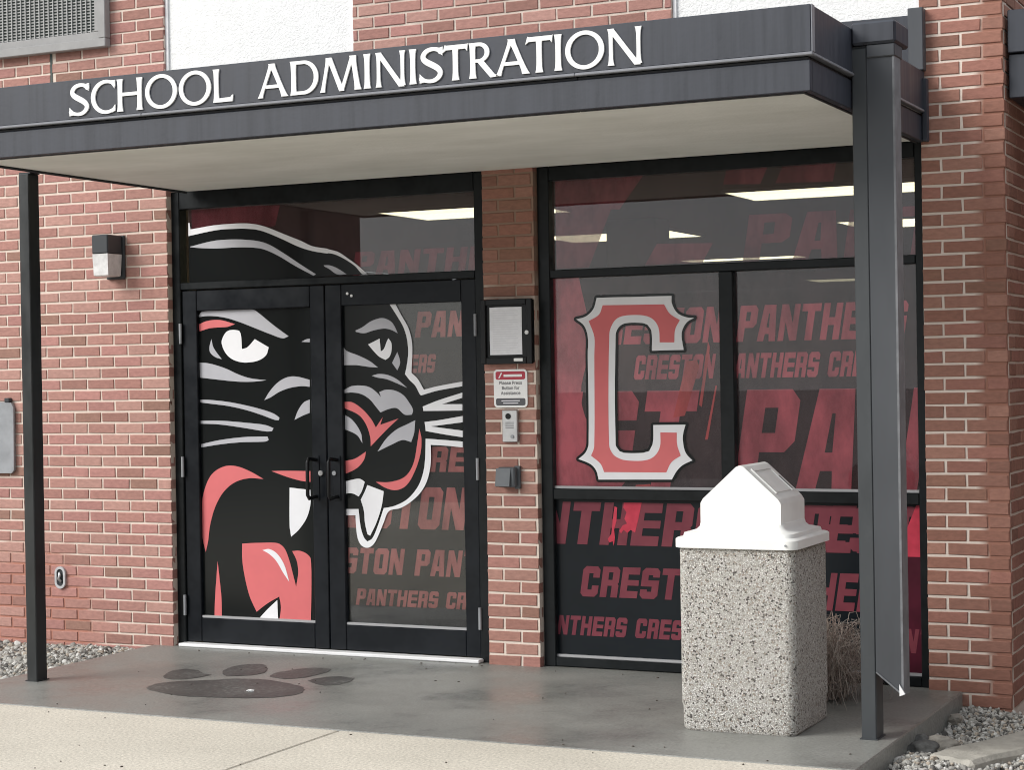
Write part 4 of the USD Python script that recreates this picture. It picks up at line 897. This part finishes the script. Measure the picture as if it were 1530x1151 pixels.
obj('slot', slope_box(.085, .168, .112, .124, .0065, .0075), 'ink', tc)
obj('screw', cyl_y(.235, .822, -.2835, -.279, .005, 10), 'grey_metal', tc)

# dry grass bundle behind the can
gr = thing('dry_grass', 'bundle of dry straw coloured grass behind the trash can', 'dry grass', (4.02, -.40, 0))
R5 = np.random.default_rng(5)
for k in range(4):
    ms = []
    for _ in range(260):
        a = R5.uniform(0, 2 * math.pi); hh = R5.uniform(.08, .36); out = R5.uniform(.14, .31); tw = R5.normal(0, .5)
        base = np.array([R5.normal(0, .07), R5.normal(0, .07), 0.0])
        d = np.array([math.cos(a), math.sin(a), 0]); d2 = np.array([math.cos(a + tw), math.sin(a + tw), 0])
        fall = R5.uniform(.55, 1.0)
        P = []
        for t in np.linspace(0, 1, 8):
            P.append(base + (d * (1 - t) + d2 * t) * out * (1.25 * t - .25 * t * t) + np.array([0, 0, hh * math.sin(math.pi * min(1, t * .5 + .5 * fall * t * t + .0)) ** .8 + .012]) + R5.normal(0, .026, 3) * t)
        w = R5.uniform(.0016, .0034)
        sidev = np.cross(d, [0, 0, 1])
        V, F = [], []
        for i, p in enumerate(P):
            ww = w * (1 - .7 * i / 7)
            V += [p - sidev * ww, p + sidev * ww, p + np.array([0, 0, ww])]
        for i in range(7):
            for (p, q) in ((0, 1), (1, 2), (2, 0)):
                F += [(i * 3 + p, i * 3 + q, i * 3 + 3 + q), (i * 3 + p, i * 3 + 3 + q, i * 3 + 3 + p)]
        ms.append(trimesh.Trimesh(np.array(V), np.array(F), process=False))
    obj('blades', join(*ms), 'straw%d' % k, gr, kind='stuff')

# painted paw on the slab
pw = thing('paw_print', 'big dark paw print painted on the porch in front of the doors', 'floor marking')
for nm, p in zip(('palm_pad', 'toe_pad', 'toe_pad', 'toe_pad', 'toe_pad'), PAW):
    s = spline(p, 60).segmentize(.012)
    q = np.array(s.exterior.coords)[:-1]
    q = q + (np.stack([meshkit.fbm(np.c_[q * 22, np.full(len(q), 3.1 + c)], 3, 4 + c) for c in (0, 5)], 1) - .5) * .028
    m = extr(Polygon(q).buffer(0), .0007); m.apply_translation((0, 0, .0012))
    obj(nm, m, 'paw', pw)
cr = rock_mesh(31, (.020, .015, .005), 2, .9); cr.apply_translation((1.33, -1.21, .006))
tag(obj('paper_scrap', cr, 'white'), 'small white scrap lying on the paw print', 'litter')

# rocks and kerb at the lower right
def rock(x, y, z_, s, seed, mt, label):
    m = rock_mesh(seed, s, 3, .45); m.apply_translation((x, y, z_))
    tag(obj('rock', m, mt, smooth=40), label, 'rock')
rock(4.70, -1.10, -.075, (.075, .06, .05), 3, 'stone_dark', 'dark rounded stone at the end of the concrete kerb')
rock(4.655, -.93, -.07, (.045, .05, .035), 9, 'stone_dark', 'small dark stone against the porch slab edge')
rock(4.735, -.93, -.075, (.085, .05, .035), 5, 'stone_tan', 'flat tan stone between the gravel and the kerb')
rock(4.675, -.35, -.075, (.035, .03, .03), 8, 'stone_tan', 'single pale stone close to the porch corner')
kb = bx(0, 1.15, -.26, .0, -.25, -.05)
kb = cbx(0, 1.3, -.24, 0, -.25, -.055, .02).subdivide().subdivide().subdivide()
v = np.array(kb.vertices); v += (meshkit.fbm(v * 9, 3, 2)[:, None] - .5) * .02; kb = trimesh.Trimesh(v, kb.faces, process=False)
kb.apply_transform(trimesh.transformations.rotation_matrix(math.atan2(.653, .285), [0, 0, 1])); kb.apply_translation((4.735, -1.24, 0))
tag(obj('concrete_kerb', kb, 'kerb', smooth=40), 'worn concrete edging strip in the gravel at the lower right', 'kerb')

# grit and leaf crumbs lying on the paving
RD = np.random.default_rng(44)
ms = []
for k in range(85):
    x, y = RD.uniform(0.2, 4.6), RD.uniform(-3.4, -0.05) if RD.random() < .7 else RD.uniform(-0.12, -0.02)
    m = rock_mesh(200 + k, (RD.uniform(.002, .009), RD.uniform(.002, .006), .0022), 1, .6)
    m.apply_transform(trimesh.transformations.rotation_matrix(RD.uniform(0, 6.28), [0, 0, 1])); m.apply_translation((x, y, .002)); ms.append(m)
tag(obj('grit', join(*ms), 'bark_crumb'), 'scattered dark grit and leaf crumbs on the paving', 'litter', kind='stuff')
